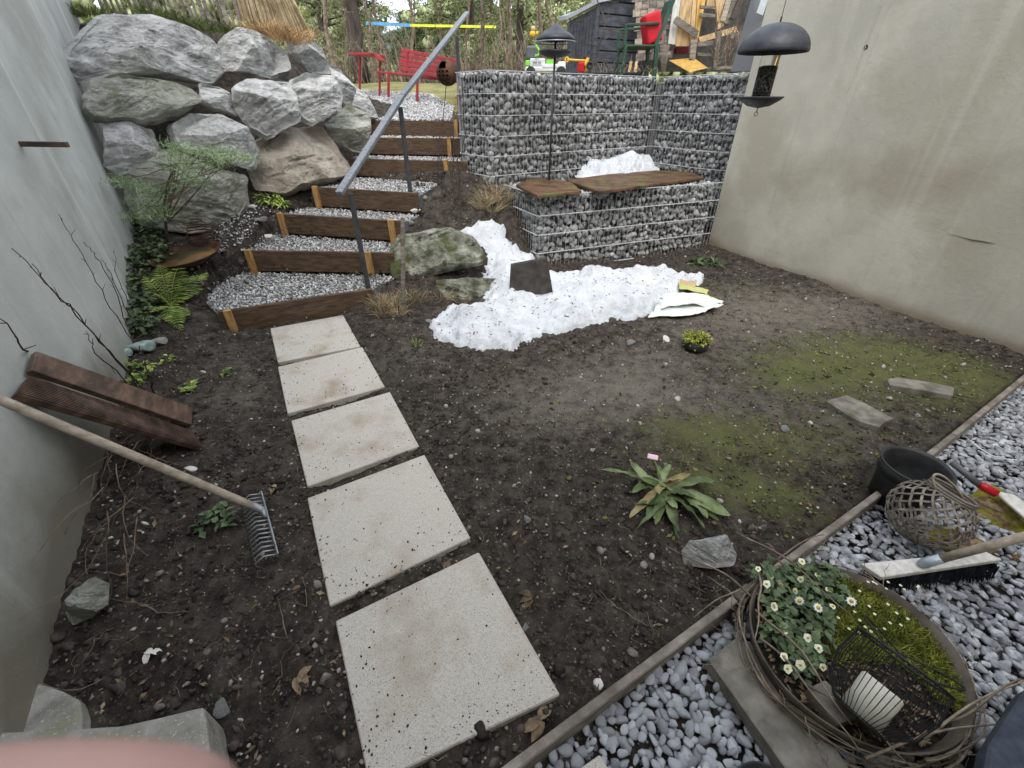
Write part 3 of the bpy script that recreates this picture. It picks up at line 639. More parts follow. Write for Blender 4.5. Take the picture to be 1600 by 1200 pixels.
# top layer of stones along the upper rim
l0, l1 = (.28, 4.82), (RA[0] - .03, RA[1] - .04); l2 = (-.08, 5.55)
LZ = .79
gl = gabion('gabion_bench', 'low stone-filled gabion carrying the rusty planks, in front of the tall one', [(l0, l1, 1, -.09, LZ), (l2, l0, 1, .1, LZ)], [[(.36,4.98),(2.5,5.88),(2.6,6.3),(2.1,7.0),(-.05,5.66)]], -.1, LZ - .0, [LZ - .005 - .2 * i for i in range(5)], (.9, 5.1, 0))
# loose grit along the gabion rims
def rim(a, b, z, w_, n, dn, par):
    a = np.array(a, float); b = np.array(b, float); L = np.linalg.norm(b - a); d = (b - a) / L; nn = np.array((d[1], -d[0])) * dn
    u = rng.uniform(.02, L - .02, n); o = rng.uniform(.01, w_, n); P = np.c_[a + d * u[:, None] - nn * o[:, None], z + rng.uniform(-.02, .008, n)]
    scatter('rim_grit', GS1, P, rng.uniform(.012, .03, (n, 1)) * rng.uniform(.8, 1.2, (n, 3)), randrot(n, rng), M['gabion'], par)
for (a, b) in ((c0, c1), (c1, c2), (c2, c3), (cm1, c0)): rim(a, b, TZ - .035, .3, int(420), 1, gu)
rim(l0, l1, LZ - .03, .9, 1300, 1, gl); rim(l2, l0, LZ - .03, .3, 250, 1, gl)
# ------------------------------------------------------------------ boulders
def rock(name, px, Y, depth, m, label, cat='boulder', slope=.35, group=None, seed=0, pw=.3, planes=26, z_off=0, base=I5, amp=.035, nrm=None, grow=1.07):
    cx = sum(p[0] for p in px) / len(px); cy = sum(p[1] for p in px) / len(px)
    c = A(cx, cy, Y)
    n = np.array((-c[0] * .3, -1, slope)) if nrm is None else np.array(nrm, float); n = n / np.linalg.norm(n)
    pts = np.array([PL(u, v, c, n) for u, v in px]); cen = pts.mean(0); pts = cen + (pts - cen) * grow
    ax = np.cross((0, 0, 1), n); ax /= np.linalg.norm(ax); az = np.cross(n, ax)
    q = np.stack([(pts - cen) @ ax, (pts - cen) @ az], -1)
    D = np.concatenate([q[i] + (q[(i + 1) % len(q)] - q[i]) * np.linspace(0, 1, 24, endpoint=False)[:, None] for i in range(len(q))])
    ang = np.arctan2(D[:, 1], D[:, 0]); rad = np.hypot(D[:, 0], D[:, 1]); NA = 168; NT = 46; th = np.linspace(-PI, PI, NA, endpoint=False)
    R = np.array([rad[np.argmin(np.abs(np.angle(np.exp(1j * (ang - b_)))))] for b_ in th]); R = (R * 2 + np.roll(R, 1) + np.roll(R, -1)) / 4
    cs_ = np.stack([np.cos(th), np.sin(th), th * 0], -1); R = R * (1 + .035 * fbm(cs_ * 3.5, seed, 4)); size = float(R.mean())
    tt = 1 - np.linspace(1, 0, NT + 1)[1:] ** 1.0 * 1.0; tt = np.linspace(0, 1, NT + 1)[1:] ** .8
    rg = np.random.default_rng(1000 + seed)
    outl = np.stack([R * np.cos(th), R * np.sin(th)], -1)
    xf = (tt[:, None] * R[None]) * np.cos(th); yf = (tt[:, None] * R[None]) * np.sin(th)
    d_ = np.maximum(0, inside_dist(outl[::3], xf, yf)); e_ = 1 - np.exp(-d_ / (.2 * size)); e_ = e_ ** .75
    x_, y_ = np.r_[0, xf.ravel()], np.r_[0, yf.ravel()]; e_ = np.r_[1, e_.ravel()]
    hgt = depth * 1.25 * e_
    for k in range(planes // 3):
        gx, gy = rg.normal(size=2) * .6; c0 = depth * rg.uniform(.65, 1.05); pl = c0 + (x_ * gx + y_ * gy) * depth / size; df = hgt - pl; hgt = np.where(df > 0, pl + .04 * df, hgt)
    sc_ = 1 / max(size, .05); p3_ = np.stack([x_ * sc_, y_ * sc_, hgt * sc_], -1); tl_ = rg.uniform(-.5, .5)
    lay = fbm(np.stack([p3_[:, 0] * .9, (p3_[:, 1] + tl_ * p3_[:, 0]) * 5, p3_[:, 2]], -1), seed * 3, 5)
    rough_ = fbm(p3_ * 2.6, seed, 6) * 1.1 - np.abs(lay) * 1.1 + fbm(p3_ * 12, seed + 5, 3) * .3
    step_ = np.floor((lay + .2 * p3_[:, 0]) * 4) / 4
    hgt = hgt + (rough_ * .055 + step_ * .05) * size * np.minimum(1, e_ * 1.5)
    nb_ = 10; tb_ = np.linspace(1, 0, nb_ + 1)[1:-1]; xb = (tb_[:, None] * R[None]) * np.cos(th); yb = (tb_[:, None] * R[None]) * np.sin(th); hb_ = -depth * .7 * (1 - tb_[:, None] ** 3) * np.ones((1, NA))
    L = np.concatenate([np.stack([x_, y_, hgt], -1), np.stack([xb.ravel(), yb.ravel(), hb_.ravel()], -1), [(0, 0, -depth * .72)]])
    tri = []; idx_ = np.arange(NA); nx_ = (idx_ + 1) % NA; rings = [1 + r * NA for r in range(NT)] + [1 + NT * NA + r * NA for r in range(nb_ - 1)]
    tri.append(np.stack([idx_ * 0, 1 + idx_, 1 + nx_], -1))
    for r in range(len(rings) - 1):
        a0, a1 = rings[r], rings[r + 1]; tri.append(np.stack([a0 + idx_, a1 + idx_, a1 + nx_], -1)); tri.append(np.stack([a0 + idx_, a1 + nx_, a0 + nx_], -1))
    tri.append(np.stack([rings[-1] + idx_, idx_ * 0 + len(L) - 1, rings[-1] + nx_], -1))
    Wd = cen + L[:, :1] * ax + L[:, 1:2] * az + L[:, 2:] * n - n * depth * .3
    me = quick_mesh(name, Wd, np.concatenate(tri), m, True)
    try: me.set_sharp_from_angle(angle=math.radians(28))
    except Exception: pass
    o = link(name, me); tag(o, label, cat, group); return o
G_ = 'boulders of the dry stone bank'
RK = [
 ([(103,72),(140,24),(165,16),(232,24),(300,45),(338,66),(347,105),(325,128),(250,116),(170,112),(118,116),(104,95)], 4.95, .42, 'rock', 'long flat grey boulder on top of the stone bank, next to the left wall'),
 ([(132,150),(150,117),(185,104),(240,115),(300,133),(316,155),(272,182),(225,192),(150,186),(135,172)], 4.62, .36, 'rockg', 'wedge-shaped boulder directly under the long flat top boulder'),
 ([(165,190),(197,189),(240,198),(251,228),(224,262),(190,270),(166,255)], 4.35, .28, 'rock', 'small dark boulder touching the left wall, third row down'),
 ([(314,122),(345,132),(371,158),(370,178),(335,171),(313,160)], 5.1, .24, 'rock', 'smallest bluish boulder wedged in the middle of the bank'),
 ([(365,135),(385,122),(450,123),(463,150),(469,185),(420,209),(395,196),(368,165)], 5.25, .33, 'rock', 'blocky pale grey boulder above the brown one'),
 ([(265,188),(300,171),(345,176),(385,198),(409,233),(402,258),(372,256),(330,242),(277,224)], 4.8, .34, 'rock', 'oval boulder with wavy ridges behind the little pine'),
 ([(202,262),(235,238),(272,234),(330,260),(385,273),(391,320),(372,356),(300,362),(230,347),(203,312)], 4.45, .42, 'rockg', 'big lichen-covered boulder at the foot of the bank behind the little pine'),
 ([(400,215),(440,200),(508,189),(533,220),(551,262),(522,282),(480,291),(450,302),(403,292),(393,258)], 5.4, .42, 'rockb', 'brown rounded boulder beside the fourth wooden step'),
 ([(508,196),(545,161),(577,180),(580,202),(571,238),(550,234),(525,215)], 6.05, .3, 'rockg', 'pale wedge boulder leaning over the brown boulder'),
 ([(455,118),(482,105),(520,113),(536,145),(532,170),(490,190),(468,176)], 5.7, .3, 'rock', 'squarish layered boulder in the second row near the steps'),
 ([(345,60),(370,44),(418,50),(456,72),(461,102),(420,115),(370,106),(347,100)], 5.6, .34, 'rock', 'boulder in the top row below the dry grass'),
 ([(450,62),(480,51),(506,68),(522,112),(492,110),(455,86)], 6.1, .26, 'rock', 'rounded grey boulder at the right end of the top row'),
 ([(512,88),(535,105),(556,140),(550,165),(532,150),(520,118)], 6.7, .26, 'rock', 'steep slab-like boulder sloping down towards the top step'),
 ([(548,128),(575,152),(592,182),(575,184),(552,165)], 7.3, .24, 'rock', 'low rough boulder beside the gravel of the upper path')]
for i, (px, Yq, dp, m_, lb) in enumerate(RK): rock('boulder', px, Yq, dp * .72, M[m_], lb, group=G_, seed=i + 1)
rock('boulder', [(608,392),(625,368),(700,356),(738,372),(756,396),(748,410),(700,420),(660,431),(615,434)], 4.25, .17, M['rockd'], 'flat-topped green-grey boulder between the steps and the snow', slope=.9, seed=31, planes=7)
rock('boulder', [(618,440),(700,436),(800,430),(808,455),(740,478),(660,482),(630,470)], 4.0, .14, M['rockd'], 'mossy low boulder half hidden behind the snow heap', slope=.7, seed=33)
rock('rock', [(1070,862),(1082,846),(1112,842),(1135,838),(1155,868),(1150,884),(1112,888),(1078,884)], float(W(1112, 868, .06)[1]), .09, M['rock'], 'fist-sized grey rock between the leafy weed and the flower basin', 'rock', seed=35, base=ico(4), slope=1.2)
rock('rock', [(84,962),(110,925),(140,905),(160,915),(160,948),(130,968),(100,985)], float(W(125, 945, .17)[1]), .09, M['rockg'], 'angular lichen-streaked rock at the foot of the left wall', 'rock', seed=36, base=ico(4), slope=1.2)
sm = [((652,505),(665,490),'white'),]
small = [(648,330,.05,'small grey rock next to the middle handrail post base'),(662,312,.06,'grey rock at the edge of the gravel by the fifth step'),(640,350,.05,'pale pebble-like rock in front of the stake top'),(420,372,.05,'pale rock left of the second step'),(362,470,.035,'bluish white rock beside the lowest step'),(364,438,.03,'white rock left of the gravel tread'),(1040,532,.045,'flat grey rock under the white sack'),(985,536,.035,'bluish white rock in front of the snow'),(410,345,.05,'grey rock left of the third step'),(395,325,.045,'rock at the foot of the lichen boulder'),(1225,672,.03,'small pale stone beside the broken flagstone'),(823,812,.022,'oval pale stone on bare soil right of the path'),(300,735,.03,'oval stone in the soil above the rake handle end'),(820,985,.02,'small stone beside the nearest slab'),(350,1110,.03,'upright stone right of the concrete ledge'),(935,1070,.02,'oval grey stone beside the edging board'),(672,505,.04,'white lump left of the snow heap')]
SP = stone_protos(6, I3, .3, 4, .8, 700)
for i, (u, v, s, lb) in enumerate(small):
    p = T(u, v); V, Fc = SP[i % 6]; o = link('rock', quick_mesh('rock', V, Fc, M['rock'] if i % 3 else M['cream'], True)); o.location = (p[0], p[1], p[2] + s * .3); o.scale = (s, s * .8, s * .7); o.rotation_euler = (0, 0, i * 1.3)
    tag(o, lb, 'rock')
#SPLIT2
# ------------------------------------------------------------------ snow
def heap(name, polys, hs, base, m, step=.014, fall=.07, bumpamp=.5, seed=3):
    allp = np.concatenate([np.array(p) for p in polys]); lo = allp.min(0) - .03; hi = allp.max(0) + .03
    X, Y = np.meshgrid(np.arange(lo[0], hi[0], step), np.arange(lo[1], hi[1], step), indexing='ij'); H = np.full(X.shape, -.02)
    nz = fbm(np.stack([X * 3.6, Y * 3.6, X * 0], -1), seed, 3); nz2 = fbm(np.stack([X * 22, Y * 22, X * 0], -1), seed + 4, 3)
    for p, h in zip(polys, hs):
        d = inside_dist(p, X, Y) + nz2 * .022
        hh = h * (1 - np.exp(-np.maximum(d, 0) / fall)) * (1 + bumpamp * nz) + .007 * nz2 * np.clip(d * 30, 0, 1)
        H = np.maximum(H, np.where(d > 0, np.maximum(hh, .008), -.03))
    B = base(X, Y); Z = B + H; keep = H > -.025
    n_, m_ = X.shape; idx = np.arange(n_ * m_).reshape(n_, m_); Q = np.stack([idx[:-1, :-1], idx[1:, :-1], idx[1:, 1:], idx[:-1, 1:]], -1).reshape(-1, 4)
    kf = keep.ravel()[Q].any(1); Q = Q[kf]; me = quick_mesh(name, np.stack([X, Y, Z], -1).reshape(-1, 3), Q, m, True, 4)
    bm = bmesh.new(); bm.from_mesh(me); bmesh.ops.delete(bm, geom=[v for v in bm.verts if not v.link_faces], context='VERTS'); bm.to_mesh(me); bm.free()
    return me, (X, Y, Z, H)
def TP(px): return [tuple(T(*q)[:2]) for q in px]
main = TP([(674,505),(676,527),(718,542),(748,547),(775,546),(797,549),(812,538),(842,528),(850,520),(880,521),(908,513),(935,506),(958,497),(985,501),(1015,493),(1034,480),(1062,470),(1068,452),(1099,440),(1097,427),(1062,430),(1040,424),(1005,424),(950,430),(905,432),(878,448),(850,462),(800,470),(740,484),(700,486)])
arm = TP([(868,452),(845,420),(838,403),(812,392),(790,372),(790,356),(768,347),(748,350),(718,362),(752,384),(764,398),(757,420),(755,450),(790,475),(845,478)])
bridge = TP([(754,428),(800,415),(880,425),(925,436),(890,480),(800,490),(756,486)])
me, dat = heap('snow', [main, arm, bridge], [.13, .15, .1], lambda x, y: terrain(x, y), M['snow'], fall=.11, bumpamp=.6)
snow = tag(link('snow_heap', me), 'big melting snow heap with a dark slate plate stuck in it', 'snow')
X_, Y_, Z_, H_ = dat; ok = np.argwhere(H_ > .03); sel = ok[rng.integers(0, len(ok), 420)]; P = np.array([(X_[a, b], Y_[a, b], Z_[a, b] + .002) for a, b in sel])
scatter('debris', GP, P, rng.uniform(.003, .009, (420, 1)) * np.array((2.2, .7, .5)), tiltrot(420, rng, .2), M['litter'], snow)
benchp = [tuple(W(u, v, LZ)[:2]) for u, v in [(903,277),(925,275),(945,272),(975,275),(1000,271),(1028,266),(1010,262),(985,257),(950,258),(922,267)]]
me, dat = heap('snow', [benchp], [.145], lambda x, y: x * 0 + LZ + .02, M['snow'], .01, .07, .6, 15)
sb = tag(link('snow_heap', me), 'small rest of snow on the planks of the low gabion', 'snow')
# slate plate in the snow
bY = float(T(828, 468)[1]); c = [A(798,414,bY+.04), A(855,403,bY+.04), A(864,457,bY-.02), A(795,466,bY-.02)]
mb = MB(); mb.slabpoly(c[::-1], (0, .03, .004)); tag(mb.build('slate_plate', M['slate'], bevel=.003), 'dark brown slate plate standing upright in the snow heap', 'slate plate')
# planks on the low gabion
M['plankrust'] = mat('mossy_plank', (.055,.03,.02), (.17,.09,.05), scale=7, rough=.6, bump=.3, c4=(.13,.12,.04), s4=5, t4=(.52,.62))
for px, l in (([(806,288),(840,305),(909,298),(893,284),(834,277)], 'short mossy brown plank at the left end of the low gabion'), ([(884,281),(936,299),(1100,277),(1080,268),(1024,266),(950,272)], 'long rusty brown plank on the low gabion, under the small snow')):
    P = [W(u, v, LZ + .03) for u, v in px]; mb = MB(); mb.prism([(p[0], p[1]) for p in P], LZ, LZ + .03); tag(mb.build('cover_plank', M['plankrust'], bevel=.004), l, 'plank', 'planks on the low gabion')
# ------------------------------------------------------------------ sack
def sheet(name, cs, zf, m, parent, n=26, amp=.012, th=.004, seed=1):
    cs = [np.array(c_, float) for c_ in cs]; s_, t_ = np.meshgrid(np.linspace(0, 1, n), np.linspace(0, 1, n), indexing='ij')
    P = (1 - s_)[..., None] * (1 - t_)[..., None] * cs[0] + s_[..., None] * (1 - t_)[..., None] * cs[1] + s_[..., None] * t_[..., None] * cs[2] + (1 - s_)[..., None] * t_[..., None] * cs[3]
    P[..., 0] += .008 * vnoise(np.stack([s_ * 5, t_ * 5, s_ * 0], -1), seed + 3); P[..., 2] += amp * fbm(np.stack([s_ * 3, t_ * 9, s_ * 0], -1), seed, 3) + zf(s_, t_)
    me = grid_mesh(name, P, m); bm = bmesh.new(); bm.from_mesh(me); r = bmesh.ops.extrude_face_region(bm, geom=bm.faces[:]); bmesh.ops.translate(bm, verts=[e for e in r['geom'] if isinstance(e, bmesh.types.BMVert)], vec=(0, 0, th)); bmesh.ops.recalc_face_normals(bm, faces=bm.faces[:]); bm.to_mesh(me); bm.free()
    return link(name, me, parent)
p0 = T(1060, 485); sk = thing('plastic_sack', 'flattened white plastic sack with yellow print at the right end of the snow', 'sack', tuple(p0))
up = np.array((0, 0, .02))
sheet('sack_bottom', [T(1012,500)+up, T(1075,499)+up, T(1130,485)+up, T(1030,478)+up], lambda s, t: .01 + .02 * t, M['whitebag'], sk, amp=.01)
sheet('sack_top', [T(1031,492)+up*1.6, T(1108,488)+up, T(1128,479)+up*1.4, T(1033,468)+up*2], lambda s, t: .02 + .045 * np.sin(s * 3.1), M['whitebag'], sk, amp=.014, seed=5)
sheet('yellow_print', [T(1058,452)+up*2, T(1105,462)+up, T(1102,468)+up, T(1058,462)+up*2], lambda s, t: .03 + .02 * np.sin(t * 3), M['yellow'], sk, n=14, amp=.01, seed=8)
sheet('orange_print', [T(1060,449)+up*2, T(1085,455)+up*2, T(1082,463)+up*2, T(1060,456)+up*2], lambda s, t: .045 + 0 * s, M['orange'], sk, n=10, amp=.01, seed=9)
sheet('yellow_print', [T(1098,472)+up*2, T(1124,474)+up, T(1128,479)+up, T(1100,480)+up*2], lambda s, t: .05 * (1 - s), M['yellow'], sk, n=12, amp=.008, seed=12)
# ------------------------------------------------------------------ tufts and leaves
def tuft(mb, c, n, h, spread, wd, lean=.6):
    for i in range(n):
        a = rng.uniform(0, 6.28); r = spread * rng.uniform(0, 1) ** .5; b = np.array(c) + (r * math.cos(a), r * math.sin(a), 0)
        d = np.array((math.cos(a) * lean * rng.uniform(.2, 1.3), math.sin(a) * lean * rng.uniform(.2, 1.3), 1)); d /= np.linalg.norm(d); L = h * rng.uniform(.5, 1.2)
        s = np.cross(d, (rng.normal(), rng.normal(), .1)); s = s / (np.linalg.norm(s) + 1e-6) * wd; m_ = b + d * L * .55; e = b + d * L + np.array((d[0], d[1], -.5)) * L * .3
        mb.add([b - s, b + s, m_ + s * .7, m_ - s * .7, e], [(0, 1, 2, 3), (3, 2, 4)])
def leafcloud(mb, c, n, r, L, wd, upb=.4, flatz=.5):
    for i in range(n):
        v = rng.normal(size=3); v /= np.linalg.norm(v); p = np.array(c) + v * r * rng.uniform(.3, 1) * np.array((1, 1, flatz)); d = rng.normal(size=3) + v * .8; d[2] = d[2] * .5 + upb * rng.uniform(-.3, 1)
        d /= np.linalg.norm(d); mb.leaf(p, d, (rng.normal() * .3, rng.normal() * .3, 1), L * rng.uniform(.6, 1.2), wd * rng.uniform(.7, 1.2), .3, 2)
# moss-topped pot on the soil
p = T(1085, 545); mp_ = thing('moss_clump', 'dark round pot topped with yellow-green moss on bare soil in front of the sack', 'moss clump', tuple(p))
mb = MB(); mb.lathe([(.02, 0), (.075, .0), (.095, .03), (.098, .06), (.085, .075), (0.001, .08)], p, 24); mb.build('pot', M['black'], mp_, smooth=True)
mb = MB(); q = p + (0, 0, .085); leafcloud(mb, q, 520, .11, .032, .016, .8, .45); mb.build('moss_top', M['mossleaf'], mp_)
# broken flagstones on the soil
for px, l in (([(1290,627),(1322,618),(1352,631),(1397,655),(1384,659),(1374,668),(1345,660),(1325,650),(1310,640)], 'broken grey flagstone lying on the soil, nearer one'), ([(1386,593),(1400,590),(1450,597),(1491,606),(1489,619),(1440,610),(1390,602)], 'narrow grey flagstone lying in the grass near the right wall')):
    P = [W(u, v, .035) for u, v in px]; mb = MB(); mb.prism([(p[0], p[1]) for p in P], -.01, .04); tag(mb.build('flagstone', M['flag'], bevel=.006, seg=2), l, 'flagstone')
# ------------------------------------------------------------------ leafy weed with a pink tag
M['witherleaf'] = mat('withered_green', (.16,.12,.05), (.34,.29,.14), scale=12, rough=.7, bump=.2)
b = T(1037, 778); wp = thing('leafy_weed', 'leafy green weed with a pinkish flower on bare soil in the middle', 'weed', tuple(b))
tips = [(948,728,.09,.036),(1003,722,.16,.04),(1016,735,.12,.04),(985,798,.05,.036),(1002,828,.02,.03),(1050,832,.01,.034),(1065,812,.06,.05),(1097,800,.07,.055),(1126,792,.05,.07),(1118,770,.08,.06),(1075,745,.14,.035),(995,765,.1,.04),(1045,730,.15,.035),(1095,815,.03,.04),(1020,805,.07,.04),(1080,765,.12,.05),(985,745,.09,.03)]
tips += [(1035,760,.17,.04),(1015,745,.16,.034),(1050,775,.15,.04),(1000,775,.12,.036),(1070,775,.14,.04),(1025,790,.12,.038),(1010,752,.13,.03),(1060,752,.12,.035),(1030,812,.05,.032),(1085,782,.1,.04),(1110,806,.03,.04)]
for i, (u, v, z, wd) in enumerate(tips):
    e = W(u, v, b[2] + z * .8); s = b + rng.normal(size=3) * .02 + (0, 0, .035); mb = MB(); L = np.linalg.norm(e - s); d = (e - s) / L; d = d + np.array((rng.normal() * .12, rng.normal() * .12, .5)); d /= np.linalg.norm(d)
    sdv = np.cross(d, (0, 0, 1)); sdv /= np.linalg.norm(sdv); u_ = np.cross(sdv, d); V = []; F = []; N_ = 12; tw = rng.normal() * .7; cv = rng.normal() * .1; ph = rng.uniform(0, 6)
    for k in range(N_ + 1):
        t = k / N_; c_ = s + d * L * t * 1.03 + u_ * (-.55 * L * t * t) + sdv * cv * L * math.sin(t * 2.5); wdt = wd * .62 * (t ** .55) * (1 - t ** 4) ** .6 + .003; an = tw * t; sv = sdv * math.cos(an) + u_ * math.sin(an); nv = np.cross(sv, d)
        wv = .12 * wd * math.sin(t * 22 + ph); V += [c_ - sv * wdt + nv * (wdt * .35 + wv), c_ - sv * wdt * .5 + nv * wdt * .08, c_ - nv * wdt * .05, c_ + sv * wdt * .5 + nv * wdt * .08, c_ + sv * wdt + nv * (wdt * .35 - wv)]
    for k in range(N_):
        for q in range(4): F.append((k * 5 + q, k * 5 + q + 1, k * 5 + q + 6, k * 5 + q + 5))
    for k, v_ in enumerate(V): V[k] = np.array((v_[0], v_[1], max(v_[2], b[2] + .006)))
    mb.add(V, F); mb.build('leaf', M['witherleaf'] if i % 7 == 3 else M['weed'], wp, smooth=True)
mb = MB(); e = W(1020, 714, .17); mb.tube([b + (0, 0, .03), (b + e) / 2 + (0, 0, .03), e], .0045, 6); mb.build('stalk', M['weed'], wp)
mb = MB(); mb.frame(e, [(.93, -.35, 0), (.25, .7, .6), (-.2, -.6, .7)], (.05, .026, .008)); mb.build('flower', M['pink'], wp, bevel=.003)
# ------------------------------------------------------------------ garden rake
hb = W(410, 797, .13); he = onL(-30, 612, .03); rk = thing('garden_rake', 'garden rake with wooden handle leaning from the left wall to the soil', 'rake', (hb[0], hb[1], 0))
mb = MB(); k = [he + (hb - he) * t for t in np.linspace(0, 1, 12)]; mb.tube(k, [.0165] * 11 + [.0125], 14); mb.build('handle', M['handle'], rk, smooth=True)
r0, r1 = W(408, 770, .11), W(434, 868, .10); rm = (r0 + r1) / 2
mb = MB(); mb.beam(r0, r1, .007, .022, (.5, 0, 1)); hd = mb.build('rake_bar', M['galv'], rk, bevel=.002)
mb = MB(); mb.tube([hb + (he - hb) * .045, hb, rm * .35 + hb * .65, rm * .6 + hb * .4], [.017, .016, .009, .007], 12); mb.build('socket', M['galv'], rk, smooth=True)
tn = []
for i in range(16):
    s = r0 + (r1 - r0) * (i + .3) / 15.6; o = np.array((-.09, -.04, 0)); mb = MB(); mb.tube([s, s + o * .45 + (0, 0, .012), s + o * .85 - (0, 0, .015), s + o * .95 - (0, 0, .05), s + o * .75 - (0, 0, .088)], [.0035, .0035, .0032, .003, .0015], 6); mb.build('tine', M['galv'], rk, smooth=True)
# ------------------------------------------------------------------ two deck boards leaning on the wall
def board(name, q, label, ribs=0):
    c_ = sum(q) / 4; t = thing(name, label, 'board', tuple(q[2]), 'deck boards leaning on the left wall')
    d = (q[1] + q[2] - q[0] - q[3]) / 2; s = (q[3] - q[0] + q[2] - q[1]) / 2; n = np.cross(d, s); n /= np.linalg.norm(n); n = n if n[2] > 0 else -n
    mb = MB(); mb.slabpoly(q if np.cross(q[1] - q[0], q[2] - q[1]) @ n < 0 else q, -n * .028); mb.build('plank', M['deck'] if ribs else M['decklight'], t, bevel=.003)
    for i in range(ribs):
        f = (i + .5) / ribs; a = q[0] + (q[3] - q[0]) * f; b_ = q[1] + (q[2] - q[1]) * f; mb = MB(); wd = np.linalg.norm(q[3] - q[0]) / ribs
        mb.beam(a + n * .002, b_ + n * .002, wd * .5, .005, n); mb.build('rib', M['deck'], t)
board('deck_board', [onL(57,548,.035), T(305,643)+(0,0,.03), T(302,668)+(0,0,.02), onL(49,578,.035)], 'smooth brown deck board, upper of two leaning on the left wall')
board('deck_board', [onL(45,588,.03), T(299,675)+(0,0,.01), T(318,701)+(0,0,.01), onL(25,614,.045)], 'ribbed brown deck board, lower of two leaning on the left wall', 12)
# ------------------------------------------------------------------ rusty bowl and wire cone
p = T(300, 412); bw = thing('fire_bowl', 'shallow rusty metal bowl with brown water, between the big boulder and the ferns', 'bowl', tuple(p))
ax = [np.array((.98, -.05, .06)), np.array((.05, .985, .12)), np.array((-.07, -.12, .98))]; ax = [a / np.linalg.norm(a) for a in ax]
mb = MB(); mb.lathe([(.03, .0), (.12, .01), (.2, .035), (.27, .085), (.285, .1), (.28, .1), (.262, .085), (.195, .045), (.1, .024), (.001, .02)], p + (0, 0, .0), 48, ax, cap0=True); mb.build('bowl', M['rust'], bw, smooth=True)
mb = MB(); mb.lathe([(.001, .0), (.225, .0), (.227, -.004)], p + ax[2] * .062, 40, ax); mb.build('water', M['rustb'], bw, smooth=True)
p = T(322, 388) + (0, 0, -.02); mb = MB(); pts = []
for i in range(150): t = i / 149; a = t * 2 * PI * 11; r = .12 * math.sin(PI * (.18 + .74 * t)) ; pts.append(p + (r * math.cos(a), r * math.sin(a), .3 * t))
mb.tube(pts, .0045, 5); tag(mb.build('wire_spiral', M['rust'], smooth=True), 'rusty coiled wire cone standing behind the bowl', 'wire cone')
# ------------------------------------------------------------------ young pine in front of the boulders
b = T(262, 392); yp = thing('young_pine', 'small airy young pine in front of the lichen boulder', 'pine', tuple(b))
Yp = b[1]; node = lambda u, v, dy=0: A(u, v, Yp + dy)
trunk = [b, node(259, 350, -.05), node(257, 320, -.1), node(262, 285, -.1), node(275, 255, -.1)]
mb = MB(); mb.tube(trunk, [.013, .012, .01, .008, .005], 7); mb.build('trunk', M['bark'], yp)
cl = [(285,232),(300,240),(318,236),(335,248),(352,242),(370,245),(388,250),(278,262),(298,262),(322,262),(345,258),(265,245),(268,228),(196,286),(212,290),(184,282),(228,296),(215,318),(232,335),(250,330),(240,318),(222,345),(205,338),(300,280),(318,285),(275,290),(250,300),(262,335),(300,252),(340,238)]
mbb = MB(); mbn = MB()
for i, (u, v) in enumerate(cl):
    e = node(u, v, rng.uniform(-.25, .1)); s = trunk[1 + i % 4]; mid = (s + e) / 2 + (0, 0, -.02); mbb.tube([s, mid, e], [.005, .004, .002], 5)
    for k in range(150):
        c_ = e + rng.normal(size=3) * (.05, .05, .022); d = rng.normal(size=3) + (0, 0, .5); d /= np.linalg.norm(d); L = rng.uniform(.035, .065); s_ = np.cross(d, rng.normal(size=3)); s_ = s_ / np.linalg.norm(s_) * .0024; mbn.add([c_ - s_, c_ + s_, c_ + d * L], [(0, 1, 2)])
tag(mbb.build('branches', M['twig'], yp), kind='stuff'); tag(mbn.build('needles', M['juniper'], yp), kind='stuff')
# ------------------------------------------------------------------ plants by the left wall
def plant(name, label, cat, px, m, n, r, L, wd, zf=.06, group=None, fz=.5):
    c_ = T(*px[0]); t = thing(name, label, cat, tuple(c_), group); mb = MB()
    for (u, v) in px: q = T(u, v); leafcloud(mb, q + (0, 0, zf), n, r, L, wd, .5, fz)
    mb.build('leaves', m, t); return t
plant('ivy_patch', 'dark ivy climbing at the foot of the left wall beside the bowl', 'ivy', [(212,405),(240,412),(205,425),(225,445),(210,465),(235,478),(215,495),(200,520),(232,520),(196,450),(250,400)], M['ivy'], 75, .12, .045, .034, .06, fz=.6)
plant('ivy_patch', 'dark creeping plant under the bank between wall and young pine', 'ivy', [(212,345),(222,372),(240,372),(215,310),(236,392),(205,330)], M['ivy'], 110, .12, .04, .03, .04, fz=.8)
plant('creeper', 'yellowish green creeper beside the teal ornament', 'plant', [(205,575),(225,590),(210,600),(262,565),(232,575)], M['fern'], 26, .06, .035, .024, .02)
plant('creeper', 'small light green plant on the soil just above the deck boards', 'plant', [(295,612),(300,605)], M['fern'], 16, .04, .04, .025, .02)
plant('creeper', 'small pale green plant left of the second paving slab', 'plant', [(360,582),(352,588)], M['fern'], 12, .04, .03, .018, .015)
plant('strawberry_plant', 'small green plant on bare soil left of the rake head', 'plant', [(345,805),(330,812),(355,818),(322,825)], M['pansy'], 18, .045, .035, .028, .02)
plant('creeper', 'low dark leaves at the foot of the gabion beside the right wall', 'plant', [(1100,410),(1115,415),(1085,412)], M['ivy'], 50, .1, .08, .025, .02, fz=.3)
plant('hart_tongue', 'bright green leafy clump between the brown boulder and the third step', 'plant', [(428,318),(445,322),(415,315),(435,308)], M['fern'], 30, .08, .1, .026, .03, fz=.4)
